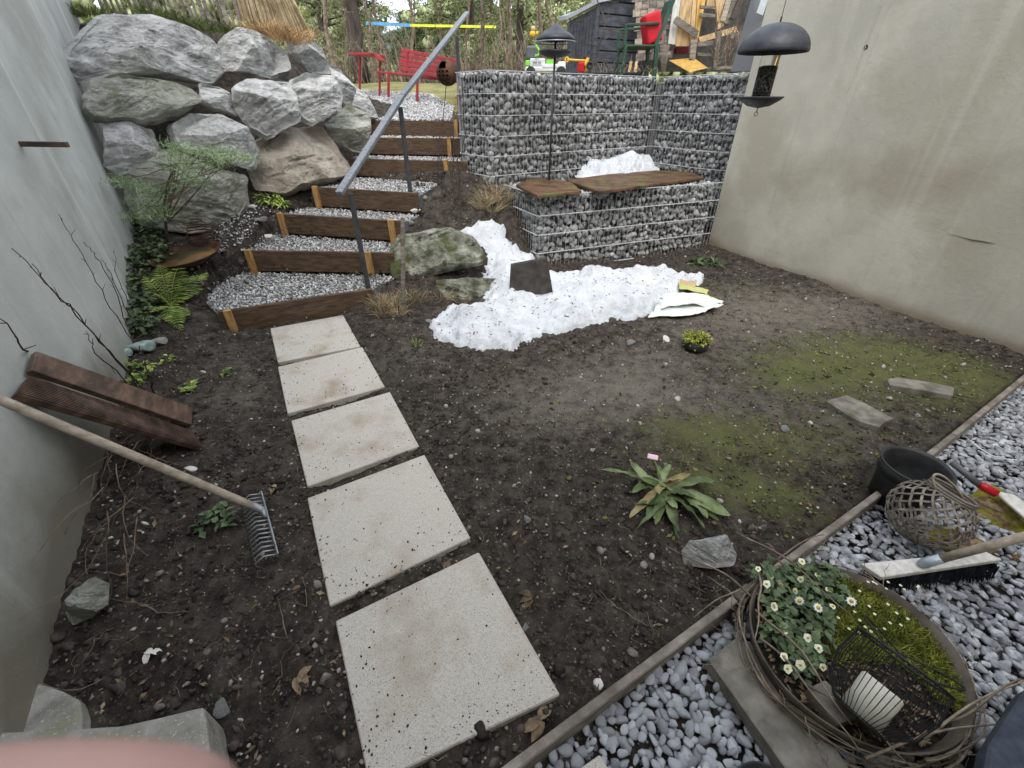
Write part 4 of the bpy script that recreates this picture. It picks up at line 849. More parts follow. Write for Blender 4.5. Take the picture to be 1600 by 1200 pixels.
# fern fronds
fb = T(268, 480); fe = thing('fern', 'lime green fern fronds spreading below the bowl', 'fern', tuple(fb))
for (u, v, z) in [(330,440,.08),(322,462,.06),(300,500,.04),(265,512,.05),(240,500,.06),(235,455,.12),(262,440,.14),(290,436,.12),(310,448,.1),(250,478,.1),(285,520,.03)]:
    e = T(u, v) + (0, 0, z); d = e - fb; L = np.linalg.norm(d); d /= L; mb = MB(); pts = [fb + d * L * t + (0, 0, .1 * L * math.sin(PI * t)) for t in np.linspace(0, 1, 9)]; mb.tube(pts, .002, 5)
    sd_ = np.cross(d, (0, 0, 1))
    for k in range(1, 26):
        t = k / 26; c_ = fb + d * L * t + (0, 0, .1 * L * math.sin(PI * t)) + rng.normal(size=3) * .004; ll = L * .24 * math.sin(PI * min(1, t * .85 + .12))
        for s_ in (-1, 1): mb.leaf(c_, sd_ * s_ + d * .45, (0, 0, 1), ll, .013, .2, 2)
    mb.build('frond', M['fern'], fe)
# bare shrubs standing at the left wall
def twigs(name, label, lines, r, m, jit=.01):
    t = thing(name, label, 'shrub', tuple(T(*lines[0][0][:2])))
    for ln in lines:
        pts = [T(ln[0][0], ln[0][1])]
        for (u, v, o) in ln[1:]: pts.append(onL(u, v, o))
        mb = MB(); pp = []
        for i in range(len(pts) - 1):
            for k in range(5): pp.append(pts[i] + (pts[i + 1] - pts[i]) * k / 5 + rng.normal(size=3) * jit * .4)
        pp.append(pts[-1]); mb.tube(pp, list(np.linspace(r, r * .35, len(pp))), 5)
        for k in range(3, len(pp) - 1, 2):
            d = rng.normal(size=3) * .5 + (pp[k + 1] - pp[k]) / (np.linalg.norm(pp[k + 1] - pp[k]) + 1e-6); mb.tube([pp[k], pp[k] + d * rng.uniform(.015, .04)], [r * .5, r * .3], 4)
        mb.build('twig', m, t)
twigs('bare_shrub', 'bare dark twigs rising from behind the deck boards along the left wall', [[(228,612,0),(180,560,.12),(120,490,.12),(70,440,.15),(18,388,.18)],[(215,602,0),(120,492,.14),(80,450,.15),(50,412,.17)],[(200,598,0),(150,550,.12),(134,518,.1)],[(130,480,0),(100,455,.12),(88,440,.13)]][:3], .0038, M['darktwig'])
twigs('bare_shrub', 'bare thorny twigs between the left wall and the ivy', [[(212,540,0),(188,505,.1),(150,440,.12),(120,385,.12),(92,335,.13)],[(200,520,0),(180,450,.1),(150,400,.1),(130,378,.12)],[(206,500,0),(178,440,.08),(158,405,.09)],[(205,480,0),(182,430,.06),(178,388,.07)]], .0032, M['darktwig'])
twigs('bare_shrub', 'dark stiff twig in front of the teal ornament', [[(240,618,0),(232,585,.3),(218,540,.32)]], .005, M['darktwig'])
twigs('bare_shrub', 'single dark twig poking up beside the left wall at the frame edge', [[(60,560,0),(40,545,.08),(0,498,.1)]], .005, M['darktwig'])
# teal ornament
p = T(225, 558); to = thing('garden_ornament', 'weathered teal grey bird-shaped ornament lying by the left wall', 'ornament', tuple(p))
V, Fc = stone_protos(1, I3, .35, 5, 1, 930)[0]
def lump(name, u, v, s, m, par, z=.03, rz=.4):
    q = T(u, v); R_ = np.array(Euler((0, 0, rz)).to_matrix()); link(name, quick_mesh(name, (V * s) @ R_.T + q + (0, 0, z), Fc, m, True), par)
lump('head', 200, 558, (.045, .035, .035), M['teal'], to, .04); lump('body', 228, 550, (.09, .05, .045), M['teal'], to, .05); lump('tail', 252, 538, (.06, .035, .03), M['rock'], to, .03)
# root and straw tangle hanging under the boards
rt = []
mb = MB()
def curvy(mb, p, d, L, r, n=7, wob=.35, grav=0):
    pts = [np.array(p, float)]; d = np.array(d, float); d /= np.linalg.norm(d)
    for i in range(n): d = d + rng.normal(size=3) * wob / n * 2 + (0, 0, -grav); d /= np.linalg.norm(d); pts.append(pts[-1] + d * L / n)
    for i, q in enumerate(pts):
        g_ = gz(q[0], q[1]) + .004
        if q[2] < g_: q[2] = g_
    mb.tube(pts, list(np.linspace(r, r * .4, len(pts))), 4)
for i in range(34):
    q = onL(rng.uniform(60, 300), 690 + rng.uniform(-30, 30), rng.uniform(.1, .3)); q[2] = max(gz(q[0], q[1]) + .02, min(q[2], .3)); curvy(mb, q, (rng.uniform(-1, 1), -1, rng.uniform(-.8, .2)), rng.uniform(.15, .4), .002, 8, .9, .08)
tag(mb.build('root_tangle', M['twig']), 'tangle of thin dry roots under the deck boards', 'roots', kind='stuff')
# ------------------------------------------------------------------ stakes, rods, rusty ball
b = T(628, 486); t_ = A(629, 340, b[1] + .02); mb = MB(); mb.tube([b - (0, 0, .05), (b + t_) / 2 + (.006, 0, 0), t_], [.02, .018, .016], 8); tag(mb.build('wooden_post', M['greywood']), 'thin upright dark stick next to the lowest handrail post', 'stick')
Yb = 6.2; c_ = A(699, 114, Yb); rb = thing('rusty_ball', 'rusty openwork metal ball on a thin rod in front of the top handrail post', 'garden ornament', tuple(A(692, 330, Yb - .3)))
mb = MB(); R_ = .128; nu, nv = 32, 20; Vv = []; Fv = []
for j in range(nv + 1):
    for i in range(nu):
        th = PI * j / nv; ph = 2 * PI * i / nu; Vv.append(c_ + R_ * np.array((math.sin(th) * math.cos(ph), math.sin(th) * math.sin(ph), math.cos(th))))
for j in range(nv):
    for i in range(nu):
        hole = (18 <= i <= 25 and 9 <= j <= 16 and i % 2 == 0 and j % 2 == 1) or (20 <= i <= 23 and 4 <= j <= 7)
        if not hole: Fv.append((j * nu + i, j * nu + (i + 1) % nu, (j + 1) * nu + (i + 1) % nu, (j + 1) * nu + i))
mb.add(Vv, Fv); mb.build('ball', M['rust'], rb, smooth=True)
mb = MB(); mb.tube([c_ + (-.02, 0, -.1), A(691, 200, Yb), A(690, 262, Yb - .2)], .005, 6); mb.build('rod', M['rust'], rb)
for (u, v0, v1) in ((683, 215, 330), (706, 195, 325), (722, 120, 250)):
    b = A(u, v1, 5.3); t_ = A(u + 2, v0, 5.4); mb = MB(); pts = [b + (t_ - b) * k / 6 + rng.normal(size=3) * .012 for k in range(7)]; mb.tube(pts, .006, 5)
    tag(mb.build('plant_stem', M['darktwig']), {683: 'thin dark plant stem beside the rod of the rusty ball', 706: 'dark dry stem in front of the fifth step end', 722: 'thin dark stem at the left edge of the tall gabion'}[u], 'stem')
vb = T(712, 315); vine = thing('dry_vine', 'dark tangled dry vine between the steps and the tall gabion', 'vine', tuple(vb)); 
for i in range(9):
    mb = MB(); curvy(mb, vb + rng.normal(size=3) * (.08, .08, 0), (rng.uniform(-.25, .25), .35, 1), rng.uniform(.4, .95), .006, 10, .7, -.02); mb.build('shoot', M['darktwig'], vine)
# ------------------------------------------------------------------ grass tufts
def grasst(label, px, n, h, sp, m, lean=.7, wd=.0022, z=None, name='grass_tuft'):
    mb = MB()
    for u, v in px:
        q = T(u, v) if z is None else W(u, v, z); tuft(mb, q, n, h, sp, wd, lean)
    return tag(mb.build(name, m), label, 'grass')
grasst('pale dry grass drooping over the left end of the low gabion', [(762,318),(775,305),(790,312),(752,325),(770,330)], 120, .22, .08, M['drygrass'], 1.1)
grasst('green grass tuft on the low gabion at the foot of the feeder pole', [(875,272),(885,268),(868,275)], 90, .18, .05, M['grass'], .7, z=LZ)
grasst('withered grass around the base of the lowest handrail post', [(600,492),(612,478),(622,492),(592,480),(640,470)], 90, .17, .06, M['drygrass'], 1.0)
grasst('dry straw hanging over the mossy boulder', [(655,470),(690,466),(720,470)], 50, .12, .08, M['drygrass'], 1.2)
grasst('young green weed in front of the snow, beside the second slab', [(652,540),(650,536)], 30, .04, .03, M['fern'], 1.2)
mb = MB(); q = W(1063, 253, .86); mb.leaf(q, (.3, -.2, 1), (0, 1, 0), .09, .05, .2, 5); mb.leaf(q, (.6, .1, .6), (0, 1, 0), .06, .03, .2, 4); tag(mb.build('seedling', M['fern']), 'single light green leaf against the tall gabion at the right', 'seedling')
#SPLIT3
# ------------------------------------------------------------------ bird feeder on its pole
Yf = 5.32; b = A(858, 277, Yf); top = np.array((b[0] + .005, Yf, A(866, 46, Yf)[2])); pf = thing('pole_feeder', 'bird feeder with conical roof and round tray on a tall dark pole', 'bird feeder', tuple(b))
mb = MB(); mb.tube([b - (0, 0, .03), top - (0, 0, .05)], .011, 10); mb.build('pole', M['steel'], pf, smooth=True)
zr = A(868, 60, Yf)[2]
mb = MB(); mb.lathe([(.188, -.012), (.19, 0), (.15, .028), (.07, .075), (.012, .115), (.001, .118), (.001, .11), (.07, .066), (.15, .018), (.183, -.008), (.188, -.012)], (top[0], Yf, zr), 40); mb.build('roof', M['feeder'], pf, smooth=True)
mb = MB(); mb.ring((top[0], Yf, zr - .03), .195, .006, 40, 6); mb.build('roof_ring', M['galv'], pf, smooth=True)
zt = A(866, 82, Yf)[2]
mb = MB(); mb.lathe([(.001, -.045), (.09, -.035), (.15, -.008), (.162, .008), (.155, .016), (.14, .004), (.08, -.02), (.001, -.03)], (top[0], Yf, zt), 40); mb.build('tray', M['feeder'], pf, smooth=True)
# ------------------------------------------------------------------ hanging feeder
Yh = 2.5; dc = A(1207, 81, Yh); hf = thing('hanging_feeder', 'hanging bird feeder with dark domed roof and seed tube in front of the right wall', 'bird feeder', tuple(dc))
mb = MB(); pr = [(.148, -.004), (.15, 0)] + [(.15 * math.cos(a), .105 * math.sin(a)) for a in np.linspace(.06, PI / 2 - .02, 12)] + [(.001, .102)] + [(.145 * math.cos(a), .1 * math.sin(a)) for a in np.linspace(PI / 2 - .02, .02, 10)] + [(.148, -.004)]
mb.lathe(pr, dc, 48); mb.build('dome', M['feeder'], hf, smooth=True)
zb = A(1183, 152, Yh)[2]; L = dc[2] - zb
mb = MB(); mb.lathe([(.041, .0), (.041, L + .02)], (dc[0], Yh, zb), 28); mb.build('tube', M['glass'], hf, smooth=True)
mb = MB(); mb.lathe([(.001, 0), (.0385, 0), (.0385, L * .66), (.02, L * .69), (.001, L * .67)], (dc[0], Yh, zb + .003), 24); mb.build('seeds', M['seeds'], hf, smooth=True)
mb = MB(); mb.lathe([(.001, -.045), (.05, -.036), (.09, -.012), (.104, .0), (.1, .003), (.085, -.006), (.04, -.016), (.001, -.018)], (dc[0], Yh, zb), 40); mb.build('tray', M['feeder'], hf, smooth=True)
mb = MB(); c_ = (dc[0], Yh, zb - .068); mb.tube([(dc[0], Yh, zb - .04), (dc[0], Yh, zb - .06)], .003, 6); mb.ring(c_, .008, .0018, 14, 5, [(1, 0, 0), (0, 0, 1)]); mb.build('hook', M['galv'], hf, smooth=True)
mb = MB(); mb.tube([(dc[0], Yh, dc[2] + .1), (dc[0], Yh, dc[2] + .125)], .004, 6); mb.tube([(dc[0], Yh, dc[2] + .12), (dc[0], Yh, 3.3)], .0016, 5); mb.build('cord', M['darktwig'], hf)
br = MB(); br.beam((dc[0], Yh, 3.3), (dc[0] + 2.5, Yh + .35, 3.3), .03, .03); tag(br.build('wall_bracket', M['steel']), 'steel bracket on the right wall carrying the hanging feeder', 'bracket')
# ------------------------------------------------------------------ pebbles
PB = stone_protos(20, I2, .34, 3, .66, 800); PB1 = stone_protos(20, I2, .34, 3, .66, 820)
pz = -.02
pa = EA + ed * -.5 + en * .02; pb_ = EB + ed * .35 + en * .02
poly = [tuple(pa), tuple(pb_), tuple(pb_ + en * 1.6), tuple(np.array((3.3, -.3))), (5.2, 1.8)]
def bed_points(sp, z, n_layers=1):
    Q = []
    xs = np.arange(-1, 5.3, sp); ys = np.arange(-.6, 3.1, sp * .88)
    for j, y in enumerate(ys):
        for x in xs: Q.append((x + (j % 2) * sp / 2 + rng.uniform(-.33, .33) * sp, y + rng.uniform(-.33, .33) * sp))
    Q = np.array(Q); d = inside_dist(poly, Q[:, 0], Q[:, 1]); keep = d > .008
    # keep what lies in or close to the view
    fw = Q[:, 1] * ct + (CAM_H) * st; u = F_PX * Q[:, 0] / fw; v = 600 + F_PX * ((CAM_H) * ct - Q[:, 1] * st) / fw
    keep &= (u < 900) & (v < 1300); return Q[keep]
Q = bed_points(.0275, 0); n = len(Q); S = rng.uniform(.009, .0215, (n, 1)) * np.where(rng.uniform(0, 1, (n, 1)) < .12, 1.35, 1) * np.stack([rng.uniform(.95, 1.5, n), rng.uniform(.75, 1.0, n), rng.uniform(.7, 1, n)], -1)
P3 = np.c_[Q, terrain(Q[:, 0], Q[:, 1]) - .04 + rng.uniform(0, .016, n) + .008]
Qb = bed_points(.029, 0); nb = len(Qb); Sb = rng.uniform(.012, .018, (nb, 1)) * np.ones((nb, 3)); Pb3 = np.c_[Qb, terrain(Qb[:, 0], Qb[:, 1]) - .058]
bed = tag(link('pebble_bed', quick_mesh('pebble_bed_base', np.array([(p[0], p[1], -.056) for p in poly]), np.array([[0, 1, 4], [1, 2, 4], [2, 3, 4]]), M['gravelbed'])), kind='structure')
dist = np.linalg.norm(P3 - O, axis=1); order = np.argsort(dist); R = tiltrot(n, rng, .3)
uu = 800 + F_PX * P3[:, 0] / (P3[:, 1] * ct + 1.62 * st); vv = 600 + F_PX * (1.62 * ct - P3[:, 1] * st) / (P3[:, 1] * ct + 1.62 * st)
vis = (uu > 800) & (uu < 1600) & (vv < 1200); near = [i for i in order if vis[i]][:300]; rest = np.array([i for i in range(n) if i not in set(near)])
individuals('pebble', PB, P3[near], S[near], R[near], M['pebble'], bed, True)
scatter('pebbles', PB1, P3[rest], S[rest], R[rest], M['pebble'], bed, True)
scatter('pebbles_below', [(v, f) for v, f in stone_protos(8, I1, .15, 1, .7, 850)], Pb3, Sb, tiltrot(nb, rng, .3), M['pebble'], bed)
# ------------------------------------------------------------------ black pot, wicker ball, log, brooms
pc = W(1434, 728, .21); zg = gz(pc[0], pc[1]) - .03
bp = thing('black_pot', 'empty black plastic plant pot standing on the edging board', 'pot', (pc[0], pc[1], zg)); H_ = pc[2] - zg
mb = MB(); mb.lathe([(.105, 0), (.124, H_ * .72), (.125, H_ * .74), (.131, H_ * .75), (.135, H_), (.131, H_ + .002), (.125, H_ - .01), (.119, H_ * .73), (.1, .01), (.001, .008)], (pc[0], pc[1], zg), 48, cap0=True); mb.build('bucket', M['black'], bp, smooth=True)
mb = MB(); mb.ring((pc[0], pc[1], pc[2]), .134, .004, 48, 6); mb.build('rim', M['black'], bp, smooth=True)
bc = W(1452, 803, .14); R_ = .142; wb = thing('wicker_lantern', 'grey ball-shaped wicker lantern in front of the black pot', 'wicker lantern', (bc[0], bc[1], 0))
axz = np.array((.38, .1, .92)); axz /= np.linalg.norm(axz); axx = np.cross((0, 1, 0), axz); axx /= np.linalg.norm(axx); axy = np.cross(axz, axx)
def sp_(th, ph, r=R_): return bc + r * (math.sin(th) * math.cos(ph) * axx + math.sin(th) * math.sin(ph) * axy + math.cos(th) * axz * .95)
NS = 18
for s_ in (-1, 1):
    for i in range(NS):
        mb = MB(); V = []; F = []
        for k in range(25):
            t = k / 24; th = .62 + (PI - .62 - .25) * t; ph = 2 * PI * i / NS + s_ * t * 2.1; r = R_ + (.003 if (k // 2 + i) % 2 == (s_ > 0) else -.003)
            c0_ = sp_(th, ph, r); c1_ = sp_(th, ph + .001, r); tn = sp_(min(th + .02, PI - .01), ph + s_ * .02 * 2.1 / (PI - .87), r) - c0_; nr = c0_ - bc; nr /= np.linalg.norm(nr); sdv = np.cross(tn, nr); sdv /= np.linalg.norm(sdv); wd = .0042 * (1 if t < .6 else 1.0)
            V += [c0_ - sdv * wd - nr * .0015, c0_ + sdv * wd - nr * .0015, c0_ + sdv * wd + nr * .0015, c0_ - sdv * wd + nr * .0015]
        for k in range(24):
            for q in range(4): F.append((k * 4 + q, k * 4 + (q + 1) % 4, k * 4 + 4 + (q + 1) % 4, k * 4 + 4 + q))
        mb.add(V, F); mb.build('wicker_strip', M['greywood'], wb)
ro = R_ * math.sin(.62); co = bc + axz * R_ * math.cos(.62) * .95
for k, dz in enumerate((0, .01, .02)):
    mb = MB(); mb.ring(co + axz * dz, ro - .001 * k, .0062, 36, 7, [axx, axy]); mb.build('neck_ring', M['greywood'], wb, smooth=True)
mb = MB(); mb.ring(bc - axz * R_ * .9, .045, .006, 24, 6, [axx, axy]); mb.build('foot_ring', M['greywood'], wb, smooth=True)
mb = MB(); hp = []
for k in range(22): a = PI * k / 21; hp.append(co + axx * -math.cos(a) * ro * 1.0 * .98 + (axz * .5 - axx * .75 + axy * .25) * math.sin(a) * .115)
mb.tube(hp, .005, 7); mb.build('handle', M['handle'], wb, smooth=True)
M['bark2'] = mat('rotten_bark', (.16,.09,.05), (.52,.42,.3), (.3,.2,.1), scale=22, rough=.9, bump=1, bscale=30, bdist=.02, c4=(.28,.26,.03), s4=9, t4=(.45,.55))
rock('bark_log', [(1516,778),(1545,760),(1572,770),(1600,805),(1625,850),(1640,900),(1600,893),(1570,868),(1545,842),(1520,835)], 1.28, .05, M['bark2'], 'rotten piece of mossy bark behind the broom handle', 'log', slope=1.4, seed=51, base=I5, amp=.05, planes=2)
rock('bark_log', [(1440,838),(1475,822),(1520,836),(1560,858),(1545,868),(1500,866),(1460,858)], 1.16, .035, M['bark2'], 'smaller rotten bark piece right below the wicker lantern', 'log', slope=1.4, seed=52, base=ico(4), amp=.05, planes=2)
for l_, sd_ in (((1590,860),53),):
    rock('bark_log', [(1572,868),(1600,862),(1640,880),(1640,930),(1606,922),(1580,892)], 1.08, .04, M['bark2'], 'mossy bark chunk at the right frame edge below the broom handle', 'log', slope=1.4, seed=sd_, base=ico(4), amp=.05, planes=2)
# broom with white wooden head
hz = .085; q = [W(1345,880,hz), W(1540,861,hz), W(1566,874,hz), W(1378,902,hz)]
bm_ = thing('broom', 'broom with pale wooden head and dark bristles lying on the pebbles', 'broom', tuple(W(1450, 885, 0)))
mb = MB(); mb.slabpoly(q, (0, 0, -.022)); mb.build('head', M['cream'], bm_, bevel=.003)
mb = MB(); M['bristle'] = mat('bristle', (.006,.007,.01), (.03,.035,.05), scale=20, rough=.8, bump=0, island=.5)
for i in range(900):
    s_, t_ = rng.uniform(.02, .98), rng.uniform(.05, .95); p = q[0] + (q[1] - q[0]) * s_ + (q[3] - q[0]) * t_ - (0, 0, .02); e = p + np.array((rng.normal() * .008 + .004, rng.normal() * .008 - .012, -.065)); mb.tube([p, e], [.0022, .0014], 3, False)
tag(mb.build('bristles', M['bristle'], bm_), kind='stuff')
s0 = W(1436, 882, .09); e1 = O + ray(1640, 828) * 1.42
mb = MB(); mb.tube([s0, s0 + (e1 - s0) * .05, s0 + (e1 - s0) * .2], [.012, .019, .017], 14); M['zinc'] = mat('pale_zinc', (.35,.4,.45), (.5,.55,.6), scale=20, rough=.4, metal=.3); mb.build('socket', M['zinc'], bm_, smooth=True)
mb = MB(); mb.tube([s0 + (e1 - s0) * t for t in (.14, .5, 1)], .0155, 14); mb.build('handle', M['handle'], bm_, smooth=True)
# second tool: grey handle, red collar, white blade
t0, t1, t2 = W(1487,722,.16), W(1530,757,.12), W(1556,771,.1)
sh = thing('snow_pusher', 'tool with grey handle, red collar and whitish edge behind the wicker lantern', 'shovel', tuple(W(1556, 771, 0)))
mb = MB(); mb.tube([t0, t1], .015, 12); mb.build('handle', M['greyplas'], sh, smooth=True)
mb = MB(); mb.tube([t1, t1 + (t2 - t1) * .3, t2], [.016, .02, .019], 12); mb.build('collar', M['redtoy'], sh, smooth=True)
a_, b_ = W(1553,766,.1), W(1610,815,.07); mb = MB(); mb.slabpoly([a_, W(1585,772,.1), W(1650,820,.07), b_], (0, 0, -.012)); mb.build('blade', M['cream'], sh, bevel=.003)
mb = MB(); pts = [W(*q_, 0.005) for q_ in [(1508,682),(1530,700),(1550,712),(1575,718),(1600,719),(1640,717)]]; pp = [pts[0]]
mb.tube(pts, .003, 6); tag(mb.build('white_cord', M['white'], smooth=True), 'thin white cord lying on the pebbles near the far edging board', 'cord')
# ------------------------------------------------------------------ flower basin
rimz = .13
fit = np.array([W(u, v, rimz)[:2] for u, v in [(1157,935),(1180,900),(1250,880),(1330,893),(1400,925),(1460,975),(1500,1040),(1512,1100),(1480,1160),(1400,1170),(1320,1140),(1240,1085),(1190,1020)]])
cf = (fit.max(0) + fit.min(0)) / 2; cf = fit.mean(0); U_, S_, Vt = np.linalg.svd(fit - cf); pr_ = (fit - cf) @ Vt.T; ra, rb_ = np.abs(pr_[:, 0]).max(), np.abs(pr_[:, 1]).max()
ra = min(ra, .42); e1_, e2_ = np.array((*Vt[0], 0)), np.array((*Vt[1], 0)); cb = np.array((*cf, -.01))
if np.cross(e1_, e2_)[2] < 0: e2_ = -e2_
fbs = thing('flower_basin', 'old oval metal basin planted with white pansies and moss on the pebbles', 'planter', tuple(cb))
ax = [e1_ * ra, e2_ * rb_, np.array((0, 0, 1.))]
mb = MB(); mb.lathe([(.86, 0), (.96, .1), (1, rimz + .01), (.985, rimz + .012), (.94, .1), (.92, .085)], cb, 56, ax); mb.build('basin', M['basin'], fbs, smooth=True)
mb = MB(); mb.lathe([(.001, 0.005), (.5, .002), (.93, -.01)], cb + (0, 0, .095), 56, ax); mb.build('potting_soil', M['peat'], fbs)
cq = [cb + ax[0] * a_ * math.cos(b_) + ax[1] * a_ * math.sin(b_) + (0, 0, .1) for a_, b_ in zip(rng.uniform(0, 1, 900) ** .5 * .9, rng.uniform(0, 6.28, 900))]
scatter('litter', GP, np.array(cq), rng.uniform(.003, .009, (900, 1)) * np.array((1.6, .7, .5)), tiltrot(900, rng, .4), M['litter'], fbs)
def onb(u, v): return W(u, v, cb[2] + .1)
mb = MB()
for i in range(2600):
    u = rng.uniform(1290, 1500); v = rng.uniform(895, 1110)
    q_ = onb(u, v); r = q_ - cb; 
    if (r @ e1_ / ra) ** 2 + (r @ e2_ / rb_) ** 2 < .9 and v > 905 + (u - 1290) * -.1 and v < 1035 + max(0, u - 1400) * .9: tuft(mb, q_, 5, .035, .012, .0016, .6)
mb.build('moss_mat', M['mossleaf'], fbs)
PS = [(1190,905),(1200,925),(1215,900),(1225,945),(1240,905),(1250,930),(1265,900),(1275,925),(1205,955),(1230,970),(1250,960),(1215,985),(1240,1000),(1225,1010),(1205,1000),(1255,1040),(1275,1000),(1270,965),(1290,950),(1300,930),(1280,985),(1262,1020),(1245,1050),(1235,1030),(1295,905)]
mb = MB()
for u, v in PS: leafcloud(mb, onb(u, v) + (0, 0, .035), 26, .04, .032, .024, .5, .8)
mb.build('pansy_leaves', M['pansy'], fbs)
def flower(u, v, z, kind, r=.016):
    q_ = onb(u, v) + (0, 0, z); o = np.array((0, 0, 0.)); nrm = (O - q_); nrm /= np.linalg.norm(nrm); nrm = nrm * .7 + rng.normal(size=3) * .3 + (0, 0, .3); nrm /= np.linalg.norm(nrm)
    a_ = np.cross(nrm, (0, 1, .1)); a_ /= np.linalg.norm(a_); b_ = np.cross(nrm, a_); mb = MB(); n_ = 5 if kind == 'pansy' else 18
    for k in range(n_):
        an = 2 * PI * k / n_; d = math.cos(an) * a_ + math.sin(an) * b_; mb.leaf(q_, d + nrm * .15, nrm, r * (1.15 if k % 2 else 1), r * (1.25 if kind == 'pansy' else .3), .15, 3, .05)
    mb.build('flower', M['petal'] if kind == 'pansy' else M['petalw'], fbs, smooth=True)
    mb = MB(); mb.lathe([(.001, .004), (.003 if kind == 'pansy' else .006, .002), (.004 if kind == 'pansy' else .007, -.002)], q_ + nrm * .002, 10, [a_, b_, nrm]); mb.build('flower_centre', M['petaly'], fbs, smooth=True)
    mb = MB(); mb.tube([q_ - nrm * .002, onb(u + rng.uniform(-3, 3), v + 6)], .0013, 4); mb.build('stalk', M['pansy'], fbs)
for u, v in [(1175,907),(1188,930),(1198,913),(1210,928),(1245,890),(1268,912),(1240,922),(1232,940),(1202,962),(1290,962),(1200,960),(1216,1000),(1252,1010),(1215,1040),(1267,1028),(1275,1055),(1238,1055),(1220,1060),(1285,935)]: flower(u, v, rng.uniform(.05, .075), 'pansy', rng.uniform(.009, .0145))
for u, v in [(1237,957),(1316,958),(1265,968)]: flower(u, v, .075, 'daisy', .015)
for i in range(26):
    u = rng.uniform(1300, 1430); v = rng.uniform(915, 1000); mb = MB(); q_ = onb(u, v) + (0, 0, .04); mb.lathe([(.001, .003), (.005, .001), (.002, -.002)], q_, 7); mb.build('bud', M['petal'], fbs)
# stone lying under the basin
for px, l, z in (([(1106,1030),(1150,996),(1190,1012),(1240,1075),(1345,1225),(1248,1230)], 'grey flat stone under the near left side of the flower basin', .055), ([(1262,1075),(1290,1062),(1345,1118),(1310,1132)], 'small grey flat stone inside the flower basin beside the wire lantern', .125)):
    P = [W(u, v, z) for u, v in px]; mb = MB(); mb.prism([(p[0], p[1]) for p in P], z - .055, z); tag(mb.build('flat_stone', M['flag'], bevel=.005, seg=2), l, 'stone')
# twig wreath round the basin
mb = MB(); M['vine'] = mat('basket_twig', (.13,.1,.07), (.36,.29,.22), scale=20, rough=.85, bump=.3, island=.3)
wt = thing('twig_wreath', 'dry twig wreath wound round the flower basin', 'wreath', tuple(cb))
for i in range(30):
    a0 = rng.uniform(0, 6.28); ln = rng.uniform(.9, 2.6); rr = rng.uniform(1.0, 1.08); z0 = rng.uniform(.03, .14); ph = rng.uniform(0, 6.28); amp_ = rng.uniform(.01, .035)
    pts = []
    for k in range(22):
        a = a0 + ln * k / 21; r = rr + amp_ * math.sin(a * 5 + ph) + .0; pts.append(cb + ax[0] * r * math.cos(a) + ax[1] * r * math.sin(a) + (0, 0, z0 + .018 * math.sin(a * 4 + ph * 2)))
    mb = MB(); mb.tube(pts, list(np.linspace(.0045, .0018, 22) * rng.uniform(.5, 1.1)), 6); mb.build('twig', M['vine'], wt, smooth=True)
mb = MB()
for i in range(70):
    a = rng.uniform(0, 6.28); p = cb + ax[0] * math.cos(a) * 1.03 + ax[1] * math.sin(a) * 1.03 + (0, 0, rng.uniform(.03, .13)); d = ax[0] * math.cos(a + .6) * 2 + ax[1] * math.sin(a + .6) * 2 + (0, 0, rng.uniform(-.1, .4)); curvy(mb, p, d, rng.uniform(.06, .2), .0016, 8, 1.6)
tag(mb.build('fine_twigs', M['vine'], wt), kind='stuff')
for i, (u0, v0, u1, v1, z1, l) in enumerate([(1480,1130,1600,1060,.22,0),(1440,1150,1620,1050,.15,0),(1350,1180,1600,1120,.12,0),(1180,935,1040,855,.08,0),(1165,915,1085,965,.05,0),(1190,1000,1340,1175,.16,0),(1180,950,1330,1130,.17,0),(1250,1060,1420,1190,.17,0),(1185,900,1180,1000,.2,0),(1200,880,1290,835,.12,0),(1225,900,1196,850,.15,0),(1150,830,1330,960,.2,0)]):
    a_ = W(u0, v0, .12); b_ = W(u1, v1, z1); mb = MB(); n_ = 12; ph = rng.uniform(0, 6); pts = [a_ + (b_ - a_) * t + np.array((math.sin(t * 9 + ph) * .007, math.cos(t * 7 + ph) * .007, math.sin(PI * t) * .03)) for t in np.linspace(0, 1, n_)]; mb.tube(pts, list(np.linspace(.0042, .0018, n_)), 6); mb.build('twig', M['vine'], wt, smooth=True)
# black wire lantern with a candle
lc = np.array(W(1345, 1118, .16)); lz0 = .15; lr = .112; lh = .2; wl_ = thing('wire_lantern', 'black wire lantern with bow handles and a pale candle standing in the flower basin', 'lantern', (lc[0], lc[1], lz0))
tz = np.array((.6, .42, .62)); tz /= np.linalg.norm(tz); tx = np.cross((0, 1, 0), tz); tx /= np.linalg.norm(tx); ty = np.cross(tz, tx); L0 = np.array((lc[0], lc[1], lz0)); L1 = L0 + tz * lh
M['blackwire'] = flat('black_wire', (.015, .015, .017), .5)
NW = 56
for i in range(NW):
    a = 2 * PI * i / NW; d = math.cos(a) * tx + math.sin(a) * ty; mb = MB(); mb.tube([L0 + d * lr * .62, L0 + d * lr * .95 + tz * lh * .25, L0 + d * lr * 1.08 + tz * lh * .6, L1 + d * lr], .0011, 4, False); mb.build('upright_wire', M['blackwire'], wl_)
mb = MB(); mb.ring(L1, lr, .0035, 44, 7, [tx, ty]); mb.build('top_ring', M['blackwire'], wl_, smooth=True)
mb = MB(); mb.lathe([(.001, 0), (lr * .64, 0), (lr * .64, .004), (.001, .004)], L0, 30, [tx, ty, tz]); mb.build('base', M['blackwire'], wl_, smooth=True)
